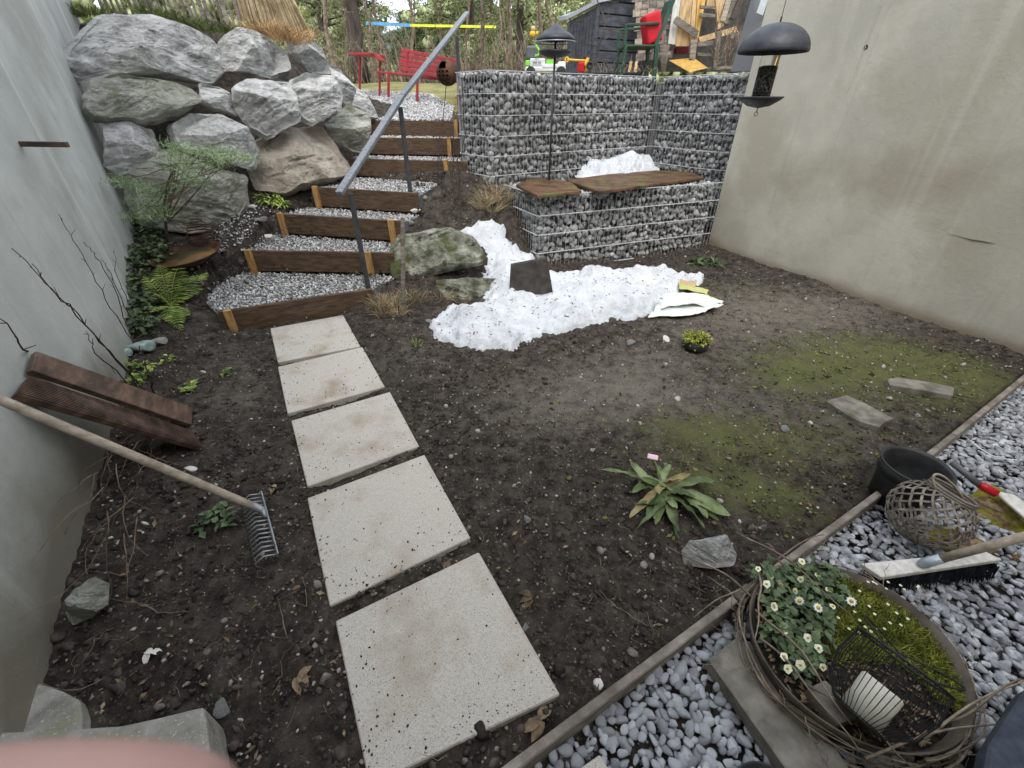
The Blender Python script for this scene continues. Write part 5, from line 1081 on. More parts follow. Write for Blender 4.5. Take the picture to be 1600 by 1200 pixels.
for s_, axd in ((1, tx), (-1, tx * .6 + ty * .8)):
    mb = MB(); axd = axd / np.linalg.norm(axd); oth = np.cross(tz, axd); pts = []
    for k in range(26): a = PI * k / 25; pts.append(L1 + axd * math.cos(a) * lr + (oth * s_ * .93 + tz * .35) * math.sin(a) * lr * 1.15)
    mb.tube(pts, .0026, 6); mb.build('bow_handle', M['blackwire'], wl_, smooth=True)
mb = MB(); mb.lathe([(.001, .0), (.05, 0), (.051, .1), (.045, .106), (.001, .1)], L0 + tz * .006, 28, [tx, ty, tz]); tag(mb.build('candle', M['wax'], smooth=True), 'thick pale candle inside the black wire lantern', 'candle')
# ------------------------------------------------------------------ things cut by the near frame edge
P = [W(u, v, .3) for u, v in [(1660,1040),(1600,1078),(1545,1165),(1528,1250),(1700,1300)]]; mb = MB(); mb.prism([(p[0], p[1]) for p in P], .24, .3); cu = tag(mb.build('seat_cushion', M['fabric'], bevel=.015, seg=3), 'dark blue-grey cushion in the near right corner', 'cushion')
ch_ = thing('garden_stool', 'dark low stool under the blue-grey cushion in the near right corner', 'stool', (W(1640,1180,0)[0], W(1640,1180,0)[1], -.04)); cc_ = sum(P) / 5
mb = MB(); mb.box((cc_[0] + .08, cc_[1] - .04, .23), (.12, .14, .016)); mb.build('seat', M['black'], ch_)
for dx, dy in ((.03, -.1), (.12, -.1), (.03, .03), (.12, .03)): mb = MB(); mb.box((cc_[0] + .02 + dx, cc_[1] + dy, .09), (.025, .025, .27)); mb.build('leg', M['black'], ch_)
c_ = W(1205, 1262, .12); bb = thing('black_bowl', 'black pot cut by the near frame edge below the flat stone', 'pot', (c_[0], c_[1], 0)); mb = MB(); mb.lathe([(.06, 0), (.088, .12), (.092, .12), (.088, .112), (.07, .05), (.001, .04)], (c_[0], c_[1], 0), 36, cap0=True); mb.build('body', M['black'], bb, smooth=True)
P = [W(u, v, .01) for u, v in [(896,1208),(937,1179),(957,1212),(920,1240)]]; mb = MB(); mb.prism([(p[0], p[1]) for p in P], -.04, .012); tag(mb.build('tile_piece', M['slab'], bevel=.003), 'pale stone tile corner on the pebbles at the bottom edge', 'tile')
# rim post of the slab end
# ------------------------------------------------------------------ hand holding the phone (fingertip in view)
def skin_chain(name, pts, rad, m, parent=None):
    me = bpy.data.meshes.new(name); n_ = len(pts); me.from_pydata([tuple(p) for p in pts], [(i, i + 1) for i in range(n_ - 1)], []); o = link(name, me, parent); o.modifiers.new('skin', 'SKIN')
    for i, r in enumerate(rad): me.skin_vertices[0].data[i].radius = (r, r)
    me.skin_vertices[0].data[0].use_root = True; s = o.modifiers.new('sub', 'SUBSURF'); s.levels = 3; s.render_levels = 3; me.materials.append(m); return o
def cp(u, v, dist):
    d = ray(u, v); return O + d / np.linalg.norm(d) * dist
hp_ = [cp(-560, 1520, .125), cp(-300, 1440, .1), cp(-120, 1352, .085), cp(130, 1338, .075), cp(265, 1334, .07), cp(352, 1340, .068)]
hme = bpy.data.meshes.new('hand'); vs = []; es = []; rd_ = []
def addc(pts, rad, root=None):
    s = len(vs)
    for p, r in zip(pts, rad): vs.append(tuple(p)); rd_.append(r)
    if root is not None: es.append((root, s))
    for i in range(len(pts) - 1): es.append((s + i, s + i + 1))
    return s
palm = cp(-900, 1700, .17); wrist = cp(-1200, 2300, .24); elbow = cp(-1100, 3600, .42)
addc([palm, wrist, elbow], [.024, .023, .034])
addc(hp_, [.012, .011, .0105, .0098, .0088, .0062], 0)
back = (palm - hp_[0]); dn = np.array((0, -.25, -.97)); rt_ = np.array((1, .1, 0))
for k, (ln, r) in enumerate([(.078, .0092), (.074, .009), (.06, .008)]):
    s0_ = palm + dn * (.014 + .017 * (k + 1)) + rt_ * .012; addc([s0_, s0_ + rt_ * ln * .45 + (0, .006, 0), s0_ + rt_ * ln * .75 + (0, -.008, -.004), s0_ + rt_ * ln * .9 + (0, -.025, -.006)], [r * 1.05, r, r * .9, r * .7], 0)
th0 = palm + np.array((.01, -.02, .02)); addc([th0, th0 + (.03, -.022, .012), th0 + (.06, -.03, .01), th0 + (.078, -.03, .006)], [.013, .0115, .0105, .0075], 0)
hme.from_pydata(vs, es, []); ho = link('hand', hme); ho.modifiers.new('skin', 'SKIN')
for i, r in enumerate(rd_): hme.skin_vertices[0].data[i].radius = (r, r)
hme.skin_vertices[0].data[0].use_root = True; s_ = ho.modifiers.new('sub', 'SUBSURF'); s_.levels = 3; s_.render_levels = 3; hme.materials.append(M['skin'])
tag(ho, 'blurred pink fingertip of a hand at the near left frame edge', 'hand')
#SPLIT4
# ------------------------------------------------------------------ fence, reed screen and growth on top of the bank
def picket(u0, v0, u1, v1, Y, r, label=None):
    b, t = A(u0, v0, Y), A(u1, v1, Y); return b, t
pf_ = thing('picket_fence', 'weathered split-paling fence standing on top of the stone bank', 'fence', tuple(A(300, 40, 6.4)))
for i, u in enumerate(np.linspace(168, 382, 24)):
    Y = 6.3 + .03 * (i % 3) + i * .02; vb = 8 + (u - 168) * .13 + 6; b = A(u, vb + 18, Y); l = rng.uniform(-.05, .03) - .03; mb = MB(); wd = rng.uniform(.018, .05)
    mb.beam(b, b + (l, 0, 1.0), wd, .016, (0, 1, 0)); mb.build('paling', M['greywood'], pf_, bevel=.002)
for z in (.35, .8):
    mb = MB(); mb.beam(A(160, 25, 6.36) + (0, 0, z), A(390, 52, 6.86) + (0, 0, z), .012, .03, (0, 0, 1)); mb.build('fence_rail', M['greywood'], pf_)
rs_ = thing('reed_screen', 'upright screen of dry reeds at the right end of the paling fence', 'reed screen', tuple(A(440, 45, 6.9)))
mb = MB()
for i in range(300):
    t = (i + rng.uniform(0, 1)) / 300; u = 378 + 112 * t; b = A(u, 32 + 28 * t ** 1.5, 6.85 + rng.uniform(-.03, .03)); lean = -.02 - .35 * t ** 2; mb.tube([b, b + (lean * .5, 0, .45), b + (lean, 0, 1.0 + rng.uniform(-.1, .1))], rng.uniform(.004, .008), 4, False)
mb.build('reeds', M['drygrass'], rs_)
for lb, pts, m_, n_, h_, ln in (('yellow-green sedge on top of the long flat boulder', [(252,18),(265,22),(280,26),(298,32),(240,14)], 'grass', 130, .16, 1.0), ('short green growth at the top left of the bank', [(100,8),(115,12),(130,10),(92,16),(150,8)], 'grass', 110, .14, 1.0), ('grey-green growth along the foot of the paling fence', [(310,34),(325,36),(340,38),(355,38),(370,42)], 'grass', 90, .13, 1.0), ('orange-brown dead fern at the foot of the reed screen', [(398,44),(412,40),(428,42),(442,48),(455,52),(470,54)], 'deadfern', 120, .2, 1.1)):
    if m_ == 'deadfern' and 'deadfern' not in M: M['deadfern'] = mat('dead_fern', (.3,.16,.07), (.62,.42,.22), scale=9, rough=.9, bump=0, island=.4)
    mb = MB()
    for (u, v) in pts: tuft(mb, A(u, v + 14, 5.9), n_, h_, .12, .003, ln)
    tag(mb.build('grass_tuft', M[m_]), lb, 'grass')
# ------------------------------------------------------------------ objects on the upper terrace
def q3(px, Y): return [A(u, v, y) for (u, v), y in zip(px, Y if hasattr(Y, '__len__') else [Y] * len(px))]
def pan(name, px, Y, th, m, parent, bevel=.004):
    P = q3(px, Y); mb = MB(); mb.slabpoly(P, (0, th, 0)); bm_o = mb.build(name, m, parent, bevel=0)
    bm = bmesh.new(); bm.from_mesh(bm_o.data); bmesh.ops.recalc_face_normals(bm, faces=bm.faces[:]); bm.to_mesh(bm_o.data); bm.free(); return bm_o
tz_ = 1.83
sx = A(926, 112, 8.3); xl = A(884, 112, 9.0); xr = A(1004, 112, 8.75)
shd = thing('storage_shed', 'dark anthracite storage shed with pale lid behind the tall gabion', 'shed', (sx[0], sx[1], tz_))
def wallbox(a, b, z0, z1, th=.03): mb = MB(); mb.slabpoly([np.array((a[0], a[1], z0)), np.array((b[0], b[1], z0)), np.array((b[0], b[1], z1[1])), np.array((a[0], a[1], z1[0]))], (0, th, 0)); return mb
za, zb_, zc = A(884, 34, 9.0)[2], A(926, 10, 8.3)[2], A(1004, -8, 8.75)[2]
wallbox(xl, sx, tz_, (za, zb_)).build('door_wall', M['shed'], shd); wallbox(sx + (.004, 0, 0), xr, tz_, (zb_, zc)).build('side_wall', M['shed'], shd)
d = (sx - xl); 
for i in range(9):
    a = xl + d * (i + .5) / 9 - (0, .012, 0); zt_ = za + (zb_ - za) * (i + .5) / 9; mb = MB(); mb.beam((a[0], a[1], tz_ + .02), (a[0], a[1], zt_ - .07), np.linalg.norm(d[:2]) / 9 * .86, .016, (d[1], -d[0], 0)); mb.build('plank', M['shed'], shd, bevel=.003)
d2 = xr - sx
for i in range(8):
    z = tz_ + .07 + i * .145; a = sx + (.03, -.014, 0) ; b_ = xr + (0, -.014, 0); mb = MB(); mb.beam((a[0], a[1], z), (b_[0], b_[1], z), .016, .128, (0, 0, 1)); mb.build('plank', M['shed'], shd, bevel=.004)
mb = MB(); mb.beam((sx[0], sx[1] - .02, tz_), (sx[0], sx[1] - .02, zb_), .05, .05, (0, 1, 0)); mb.build('corner_post', M['shed'], shd)
bk = np.array((.35, .9, 0)); P = [np.array((xl[0] - .04, xl[1] - .06, za + .02)), np.array((sx[0], sx[1] - .1, zb_ + .03)), np.array((xr[0] + .04, xr[1] - .06, zc + .04)), np.array((xr[0] - .3, xr[1] + .8, zc + .1)), np.array((xl[0] - .1, xl[1] + .7, za + .1))]
mb = MB(); mb.slabpoly(P, (0, 0, .05)); o = mb.build('lid', M['shedroof'], shd); bm = bmesh.new(); bm.from_mesh(o.data); bmesh.ops.recalc_face_normals(bm, faces=bm.faces[:]); bm.to_mesh(o.data); bm.free()
mb = MB(); c_ = A(905, 33, 8.55); mb.box(c_ - (0, .03, 0), (.1, .03, .04)); mb.ring(c_ - (0, .05, .04), .03, .006, 14, 5, [(1, 0, 0), (0, 0, 1)]); mb.build('latch', M['black'], shd)
# green garden chair with red cloth
cx, cy = A(992, 112, 7.7)[:2]; gc = thing('garden_chair', 'dark green plastic garden chair seen from the side, left of the wooden hut', 'chair', (cx, cy, tz_)); s45 = tz_ + .42
def cb_(name, a, b, w_, h_, upv=(0, 1, 0)): mb = MB(); mb.beam(np.array((cx, cy, tz_)) + a, np.array((cx, cy, tz_)) + b, w_, h_, upv); mb.build(name, M['chair'], gc, bevel=.008, seg=2)
for y in (-.22, .22):
    cb_('leg', (-.24, y, 0), (-.22, y, .42), .04, .05); cb_('leg', (.24, y, 0), (.2, y, .44), .05, .06); cb_('armrest', (-.24, y, .64), (.2, y, .66), .05, .03, (0, 0, 1)); cb_('arm_support', (-.24, y, .42), (-.25, y, .65), .04, .04); cb_('back_frame', (.19, y * .9, .42), (.36, y * .75, .93), .05, .045)
mb = MB(); mb.box((cx, cy, s45), (.46, .46, .03)); mb.build('seat', M['chair'], gc, bevel=.01)
for k in range(5): y = -.15 + .075 * k; cb_('back_slat', (.2, y, .44), (.36, y * .9, .92), .012, .045, (0, 0, 1))
mb = MB(); mb.frame((cx + .14, cy - .05, s45 + .2), [(.95, 0, .3), (0, 1, 0), (-.3, 0, .95)], (.22, .3, .34)); tag(mb.build('red_bag', M['redtoy'], bevel=.04, seg=3), 'bright red bag on the green garden chair', 'bag')
for (u, l) in ((983, 'pale wooden stick leaning left of the chair legs'), (992, 'second pale stick under the green chair')):
    b, t = A(u, 113, 7.2), A(u + 3, 96, 7.25); mb = MB(); mb.beam(b, t, .035, .02, (0, 1, 0)); tag(mb.build('wooden_stick', M['tanwood']), l, 'stick')
# hut of reclaimed wood
ht = thing('wooden_hut', 'patchwork play hut of reclaimed boards behind the right end of the gabion', 'hut', tuple(A(1080, 112, 8.4)))
for r in range(9):
    for k in range(5):
        u0 = 994 - (8 - r) * .8 + k * 11.5 + (r % 2) * 4; v0 = -12 + r * 11.5 + (4 - k) * 1.0; 
        if u0 > 1040: continue
        pan('shingle', [(u0, v0), (u0 + 11, v0 - 1), (u0 + 10.4, v0 + 10.5), (u0 - .4, v0 + 11.5)], [8.35 + rng.uniform(0, .03)] * 4, .03, M['greywood'] if rng.uniform() < .65 else M['handle'], ht)
pan('back_wall', [(990,-20),(1180,-20),(1175,112),(992,112)], 9.0, .05, M['slate'], ht)
pan('door_board', [(1056,-20),(1066,-20),(1057,70),(1044,68)], 8.3, .03, M['cream'], ht); pan('door_board', [(1067,-20),(1083,-20),(1076,72),(1056,72)], 8.28, .03, M['tanwood'], ht); pan('door_board', [(1084,-20),(1090,-20),(1084,68),(1077,70)], 8.29, .03, M['tanwood'], ht); pan('door_board', [(1091,-20),(1106,-20),(1090,68),(1085,68)], 8.3, .03, M['yelwood'], ht)
pan('cross_board', [(1058,25),(1092,48),(1088,61),(1052,35)], 8.2, .03, M['greywood'], ht)
M['darkred'] = flat('dark_red_box', (.13, .01, .012)); pan('red_box', [(1056,74),(1076,73),(1075,84),(1056,84)], 8.6, .1, M['darkred'], ht)
pan('ramp', [(1045,94),(1084,90),(1106,106),(1078,113)], [8.2, 8.3, 7.6, 7.5], .03, M['yelwood'], ht)
for px, m_ in (([(1117,-15),(1128,-15),(1131,40),(1122,46)], 'tanwood'), ([(1092,58),(1150,41),(1154,50),(1094,66)], 'tanwood'), ([(1090,66),(1122,62),(1122,70),(1090,73)], 'greywood'), ([(1150,-15),(1161,-15),(1140,38),(1132,36)], 'greywood'), ([(1139,-15),(1148,-15),(1133,34),(1126,32)], 'handle'), ([(1121,50),(1128,50),(1120,108),(1114,106)], 'greywood'), ([(1031,70),(1047,68),(1040,112),(1034,112)], 'greywood'), ([(1080,62),(1090,60),(1086,94),(1078,92)], 'greywood'), ([(1012,86),(1048,80),(1048,86),(1013,92)], 'greywood'), ([(1090,82),(1114,84),(1114,88),(1090,87)], 'greywood'), ([(1105,105),(1150,102),(1152,107),(1106,110)], 'greywood'), ([(1095,20),(1118,22),(1118,27),(1095,26)], 'greywood'), ([(1095,8),(1118,10),(1118,14),(1095,13)], 'greywood'), ([(1160,-15),(1168,-15),(1148,30),(1142,28)], 'bark'), ([(1140,52),(1205,40),(1200,50),(1142,60)], 'greywood')):
    pan('beam', px, 8.15 + rng.uniform(-.1, .1), .05, M[m_], ht)
pan('upper_panel', [(1108,-25),(1140,-25),(1136,8),(1104,10)], 8.6, .03, M['tanwood'], ht)
mb = MB()
for i in range(60):
    b = A(rng.uniform(1118, 1160), rng.uniform(60, 108), rng.uniform(7.2, 8)); curvy(mb, b, (rng.uniform(-.5, .5), 0, 1), rng.uniform(.2, .5), .006, 6, .8)
tag(mb.build('brushwood', M['twig']), 'heap of brushwood in front of the hut, next to the right wall', 'brushwood', kind='stuff')
# dark film and label by the wall end
flm = thing('plastic_film', 'smoky translucent film sheet standing at the end of the right wall', 'film', tuple(A(1180, 110, 6.6)))
pan('sheet', [(1178,-15),(1212,-15),(1180,110),(1142,112)], [6.9, 6.7, 6.6, 6.9], .006, M['film'], flm); pan('label', [(1191,-6),(1202,-6),(1192,24),(1182,20)], [6.72, 6.66, 6.66, 6.72], .003, M['white'], flm)
# toys
tv = thing('toy_lorry', 'white and lime toy vehicle on the tall gabion, left of the dark shed', 'toy', tuple(A(850, 110, 6.9)))
def tb(name, u0, v0, u1, v1, Y, th, m, bev=.01): 
    a = A(u0, v1, Y); b = A(u1, v0, Y); mb = MB(); mb.box(((a[0] + b[0]) / 2, Y + th / 2, (a[2] + b[2]) / 2), (abs(b[0] - a[0]), th, abs(b[2] - a[2]))); mb.build(name, M[m], tv, bevel=bev)
tb('chassis', 821, 104, 884, 112, 6.7, .3, 'white'); tb('hood', 828, 91, 852, 104, 6.72, .25, 'white'); tb('side_panel', 853, 93, 868, 102, 6.74, .2, 'toygreen', .004); tb('bed', 846, 100, 884, 108, 6.7, .28, 'white'); tb('fender', 821, 94, 828, 103, 6.72, .2, 'toygreen'); tb('canopy', 822, 71, 840, 92, 6.8, .22, 'greyplas', .02)
tb('rear_box', 872, 96, 884, 106, 6.72, .2, 'white'); tb('dark_bar', 842, 68, 874, 72, 6.8, .03, 'greyplas', .004)
pts = [A(837, 70, 6.72), A(842, 78, 6.7), A(841, 86, 6.7), A(836, 87, 6.7)]; mb = MB(); mb.tube(pts, .012, 6); mb.build('roll_bar', M['toygreen'], tv)
mb = MB(); [mb.box(A(833.5 + i * 2.3, 97.5, 6.705), (.011, .006, .018)) for i in range(3)]; [mb.box(A(842 + i * 2.2, 97.5, 6.705), (.011, .006, .018)) for i in range(2)]; mb.build('lettering', M['greyplas'], tv)
for u in (829, 876):
    c_ = A(u, 113, 6.68); mb = MB(); mb.lathe([(.001, 0), (.06, 0), (.06, .06), (.001, .06)], c_, 18, [(1, 0, 0), (0, 0, 1), (0, -1, 0)]); mb.build('wheel', M['black'], tv)
tl = thing('lamp_toy', 'orange and yellow lamp-like toy on a thin stem above the toy vehicle', 'toy', tuple(A(828, 108, 6.95)))
for (u, v, r, m_) in ((833, 45, .03, 'orange'), (832, 53, .036, 'toyyel'), (839, 52, .02, 'toyyel')):
    V, Fc = ico(3); link('globe', quick_mesh('globe', V * r + A(u, v, 6.9), Fc, M[m_], True), tl)
mb = MB(); mb.tube([A(828, 108, 6.92), A(821, 80, 6.92), A(821, 62, 6.92), A(826, 55, 6.92), A(832, 53, 6.92)], .006, 6); mb.build('stem', M['twig'], tl)
td = thing('toy_digger', 'red and yellow toy digger on the tall gabion in front of the shed', 'toy', tuple(A(905, 112, 6.85))); tv = td
tb('bucket', 903, 97, 914, 113, 6.75, .12, 'redtoy', .01); tb('cab', 914, 100, 919, 112, 6.77, .1, 'toyyel', .01)
mb = MB(); mb.tube([A(886, 93, 6.8), A(900, 94, 6.8), A(919, 95, 6.8)], .012, 7); mb.tube([A(919, 91, 6.8), A(914, 103, 6.78)], .02, 7); mb.ring(A(886, 93, 6.8), .022, .008, 16, 6, [(1, 0, 0), (0, 0, 1)]); mb.build('arm', M['toyyel'], td)
c_ = A(921, 102, 6.76); mb = MB(); mb.lathe([(.001, .03), (.02, .032), (.022, .04), (.038, .04), (.043, .02), (.038, 0), (.001, 0)], c_, 20, [(1, 0, 0), (0, 0, 1), (0, -1, 0)]); mb.build('wheel', M['black'], td, smooth=True)
mb = MB(); 
for i in range(40): curvy(mb, A(rng.uniform(925, 1030), 113, rng.uniform(6.6, 7.2)), (rng.uniform(-1, 1), 0, 1), rng.uniform(.08, .22), .004, 6, 1)
tag(mb.build('dry_stems', M['twig']), 'dry stems sprouting along the rim of the tall gabion', 'dry stems', kind='stuff')
# bare sapling in front of the shed
sp0 = A(929, 112, 7.2); sap = thing('sapling', 'thin bare sapling in front of the dark shed', 'sapling', tuple(sp0)); mb = MB(); mb.tube([sp0, A(936, 70, 7.2), A(945, 42, 7.2), A(944, 28, 7.2), A(936, 8, 7.2), A(928, -12, 7.2)], [.014, .012, .01, .008, .006, .004], 6); mb.build('trunk', M['bark'], sap)
for pts in ([(941,62),(955,58),(962,46)], [(944,35),(952,20),(958,5)], [(936,72),(922,68),(912,60)], [(945,45),(975,52),(990,46)]): mb = MB(); mb.tube([A(u, v, 7.2) for u, v in pts], [.007, .005, .002], 5); mb.build('branch', M['bark'], sap)
# ------------------------------------------------------------------ red bench and table, slackline
rbn = thing('red_bench', 'red slatted garden bench on the meadow behind the top step', 'bench', tuple(A(660, 150, 9)))
def rs2(name, u0, v0, y0, u1, v1, y1, w_, h_, up=(0, 0, 1), par=rbn): mb = MB(); mb.beam(A(u0, v0, y0), A(u1, v1, y1), w_, h_, up); mb.build(name, M['red'], par, bevel=.004)
for i, v in enumerate((78, 85, 92.5, 99, 106)): rs2('back_slat', 627 - i, v, 9.0, 714 - i, v + 18, 8.3, .02, .05)
for i in range(4): rs2('seat_slat', 589 + i * 16, 112 + i * 1.2, 9.2 - i * .1, 708 + i * 12, 127 + i * .8, 8.5 - i * .1, .07, .025)
for (u, v0, v1, y) in ((607,114,152,9.0),(636,80,112,8.9),(700,96,126,8.35),(652,118,158,8.8),(716,128,165,8.4)): rs2('leg' if v1 > 130 else 'back_post', u, v0, y, u, v1, y, .04, .04, (0, 1, 0))
rtb = thing('red_table', 'red metal table top edge left of the red bench', 'table', tuple(A(575, 150, 9.4)))
rs2('table_top', 557, 86, 9.4, 590, 86, 9.3, .5, .03, par=rtb); rs2('edge', 590, 85, 9.3, 597, 96, 9.3, .5, .03, par=rtb); rs2('leg', 594, 95, 9.35, 593, 152, 9.35, .035, .035, (0, 1, 0), rtb); rs2('leg', 562, 88, 9.5, 562, 150, 9.5, .035, .035, (0, 1, 0), rtb)
M['bluestrap'] = flat('blue_strap', (.12, .4, .7)); M['yelstrap'] = flat('yellow_strap', (.75, .8, .05))
sl = thing('slackline', 'blue and yellow strap stretched between the trees behind the meadow', 'slackline', tuple(A(575, 37, 12.8)))
mb = MB(); mb.beam(A(572, 36, 12.7), A(641, 39.5, 12.5), .012, .06); mb.build('blue_strap', M['bluestrap'], sl); mb = MB(); mb.beam(A(641.3, 39.6, 12.5), A(775, 42, 12.2), .012, .045); mb.build('yellow_strap', M['yelstrap'], sl)
# ------------------------------------------------------------------ trees
def pine(px, Y, h, label, group, crown0=.25, spread=1.6, n=1500, trunk_r=.16, cone=True, bend=0, mt='needle'):
    x = (px - 800) / F_PX * (Y * ct); x = A(px, 100, Y)[0]; zb = float(far_h(np.array(x), np.array(Y))) - .1; t = thing('pine_tree', label, 'tree', (x, Y, zb), group)
    pts = [np.array((x + bend * s * s, Y, zb + h * s)) for s in np.linspace(0, 1, 9)]; mb = MB(); mb.tube(pts, list(trunk_r * (1 - np.linspace(0, .9, 9))), 8); mb.build('trunk', M['bark'], t, smooth=True)
    mbb = MB(); P = []; N_ = []
    nb = int(h * 6)
    for i in range(nb):
        s = crown0 + (1 - crown0) * (i + rng.uniform(0, 1)) / nb; base = pts[0] + (0, 0, h * s) + (bend * s * s, 0, 0); a = rng.uniform(0, 6.28); L = spread * ((1 - s) * 1.1 + .12 if cone else .55 + .6 * math.sin(PI * s)) * rng.uniform(.6, 1.1)
        e = base + (math.cos(a) * L, math.sin(a) * L, -.15 * L if cone else .15 * L); mbb.tube([base, (base + e) / 2 + (0, 0, .05 * L), e], [.03, .02, .008], 4, False)
        m_ = max(3, int(n * 1.9 / nb)); tt = rng.uniform(.25, 1, m_); q = base + (e - base) * tt[:, None] + rng.normal(size=(m_, 3)) * (.14, .14, .1); P.append(q)
    mbb.build('limbs', M['bark'], t); P = np.concatenate(P); k = 4; V = []; n_ = len(P)
    d = rng.normal(size=(n_ * k, 3)); d /= np.linalg.norm(d, axis=1)[:, None]; c = np.repeat(P, k, 0) + rng.normal(size=(n_ * k, 3)) * .05; s = np.cross(d, rng.normal(size=(n_ * k, 3))); s /= np.linalg.norm(s, axis=1)[:, None]
    L = rng.uniform(.08, .17, (n_ * k, 1)); V = np.stack([c - s * .024, c + s * .024, c + d * L], 1).reshape(-1, 3); F = np.arange(len(V)).reshape(-1, 3)
    tag(link('crown', quick_mesh('crown', V, F, M[mt]), t), kind='stuff'); return t
M['needle2'] = mat('olive_needle', (.2,.23,.1), (.5,.54,.3), scale=3, rough=.8, bump=0, island=.5)
PT = [(562,13,7,'tall pine with a bare grey-brown lower trunk left of the red bench',.30,2.2,2600,.2,False,.1,'needle2'),(515,17,7,'broad olive pine just right of the reed screen',.05,2.4,3000,.15,False,0,'needle2'),(570,26,9,'dark conical spruce left of the gap of sky',.05,2.2,2600,.15,True,0,'needle'),(694,24,9.5,'dark conical spruce right of the gap of sky',.03,2.6,3200,.15,True,0,'needle'),(740,19,6,'olive pine behind the handrail top',.1,2.0,2400,.12,False,0,'needle2'),(812,16,5,'loose pine whose brown trunk stands left of the pole feeder',.3,1.6,1500,.14,False,0,'needle2'),(870,22,9,'olive green tree behind the pole feeder',.1,2.4,2600,.15,False,0,'needle2'),(935,26,10,'tall olive tree behind the storage shed',.1,2.8,2600,.15,False,0,'needle2'),(640,34,4,'far low tree beneath the gap of sky',.05,2.6,1400,.12,True,0,'needle'),(455,22,8,'olive tree behind the reed screen',.1,2.4,1800,.15,False,0,'needle2'),(770,32,11,'far dark spruce behind the bare trees',.03,3,2600,.15,True,0,'needle'),(560,36,8,'far spruce behind the tall pine',.03,2.6,1500,.15,True,0,'needle'),(1010,20,9,'tree behind the wooden hut',.1,2.4,1600,.15,False,0,'needle2')]
for (px, Y, h, l, c0, spd, n_, tr, cone, bend, mt) in PT: pine(px, Y, h, l, 'trees behind the meadow', c0, spd, n_, tr, cone, bend, mt)
def bare(px, Y, h, label, r=.05):
    x = A(px, 100, Y)[0]; zb = float(far_h(np.array(x), np.array(Y))) - .1; t = thing('bare_tree', label, 'tree', (x, Y, zb), 'bare trees behind the meadow')
    pts = [np.array((x, Y, zb))]; 
    for i in range(8): pts.append(pts[-1] + (rng.normal() * .06, 0, h / 8))
    mb = MB(); mb.tube(pts, list(np.linspace(r, r * .2, 9)), 6); mb.build('trunk', M['twig'], t)
    mb = MB()
    for i in range(14):
        s = pts[int(rng.integers(1, 9))]; curvy(mb, s, (rng.normal(), rng.normal(), 1.1), rng.uniform(.4, 1.3), r * .25, 5, .7, -.02)
    tag(mb.build('branches', M['twig'], t), kind='stuff')
BL = [(525,10.5,'thin bare tree just right of the stone bank'),(545,15,'bare tree left of the tall pine trunk'),(585,12,'slender bare tree between the pine and the bench'),(608,14,'bare tree behind the left end of the bench'),(648,13,'bare tree behind the middle of the bench'),(690,15,'bare tree behind the right end of the bench'),(728,12.5,'bare tree seen right of the top handrail post'),(752,11,'multi-stemmed bare tree left of the gabion middle'),(775,14,'bare tree between handrail and toy vehicle'),(795,10.5,'pale bare tree above the gabion left of the toys'),(845,13,'bare tree behind the pole feeder roof'),(870,12,'bare tree left of the storage shed')]
for px, Y, l in BL: bare(px, Y, rng.uniform(2.5, 4.5), l, rng.uniform(.03, .055))
mb = MB()
for i in range(650):
    Y = rng.uniform(11, 17); x = A(rng.uniform(440, 1000), 100, Y)[0]; z = float(far_h(np.array(x), np.array(Y))) - .05; b = np.array((x, Y, z)); h = rng.uniform(.3, 1.3); l = rng.normal() * .15
    mb.tube([b, b + (l, 0, h * .6), b + (l * 2.2, 0, h)], [.012, .009, .004], 3, False)
tag(mb.build('undergrowth', M['twig']), 'dense brown leafless undergrowth at the edge of the meadow', 'undergrowth', kind='stuff')
# far-off wood filling the background
n_ = 34000; x = rng.uniform(-45, 30, n_); y = rng.uniform(34, 56, n_); zt_ = 2 + rng.uniform(0, 1, n_) ** .8 * (4.4 + 3.4 * fbm(np.stack([x * .25, y * .12, x * 0], -1), 71, 3)); gap = np.exp(-((x / y + .225) / .03) ** 2); zt_ = 2 + (zt_ - 2) * (1 - .75 * gap); P = np.c_[x, y, zt_]
scatter('far_wood', [(I1[0] * (1 + .4 * fbm(I1[0] * 2, 3, 2)[:, None]), I1[1])], P, rng.uniform(.2, .42, (n_, 1)) * np.ones((1, 3)), randrot(n_, rng), M['needle2'])
bpy.data.objects['far_wood']['label'] = 'dark wood in the distance behind the garden trees'; bpy.data.objects['far_wood']['category'] = 'wood'
# ------------------------------------------------------------------ soil crumbs, stones, litter, grass of the bed
def vis_ground(n, ulo=-40, uhi=1640, vlo=380, vhi=1230):
    out_ = []
    x = rng.uniform(-4, 4.4, n * 3); y = rng.uniform(.3, 6, n * 3); fw = y * ct + CAM_H * st; u = 800 + F_PX * x / fw; v = 600 + F_PX * (CAM_H * ct - y * st) / fw
    side = (x - EA[0]) * en[0] + (y - EA[1]) * en[1]
    dens = np.clip(1.4 / fw, 0, 1) ** 1.3
    k = (u > ulo) & (u < uhi) & (v > vlo) & (v < vhi) & (side < -.03) & (rng.uniform(0, 1, n * 3) < dens) 
    x, y = x[k][:n], y[k][:n]
    for q in SL:
        Pq = [W(a, b)[:2] for a, b in q]; d = inside_dist(Pq, x, y); kk = d < .004; x, y = x[kk], y[kk]
    kk = ((x - LW_P[0]) * LW_N[0] + (y - LW_P[1]) * LW_N[1]) > .01; x, y = x[kk], y[kk]
    kk = ((x - RA[0]) * RN[0] + (y - RA[1]) * RN[1]) > .01; x, y = x[kk], y[kk]
    d = np.maximum(inside_dist(main, x, y), inside_dist([tuple(l0), tuple(l1), (3, 7), (-.1, 7), tuple(l2)], x, y)); kk = d < 0; x, y = x[kk], y[kk]
    return x, y, terrain(x, y)
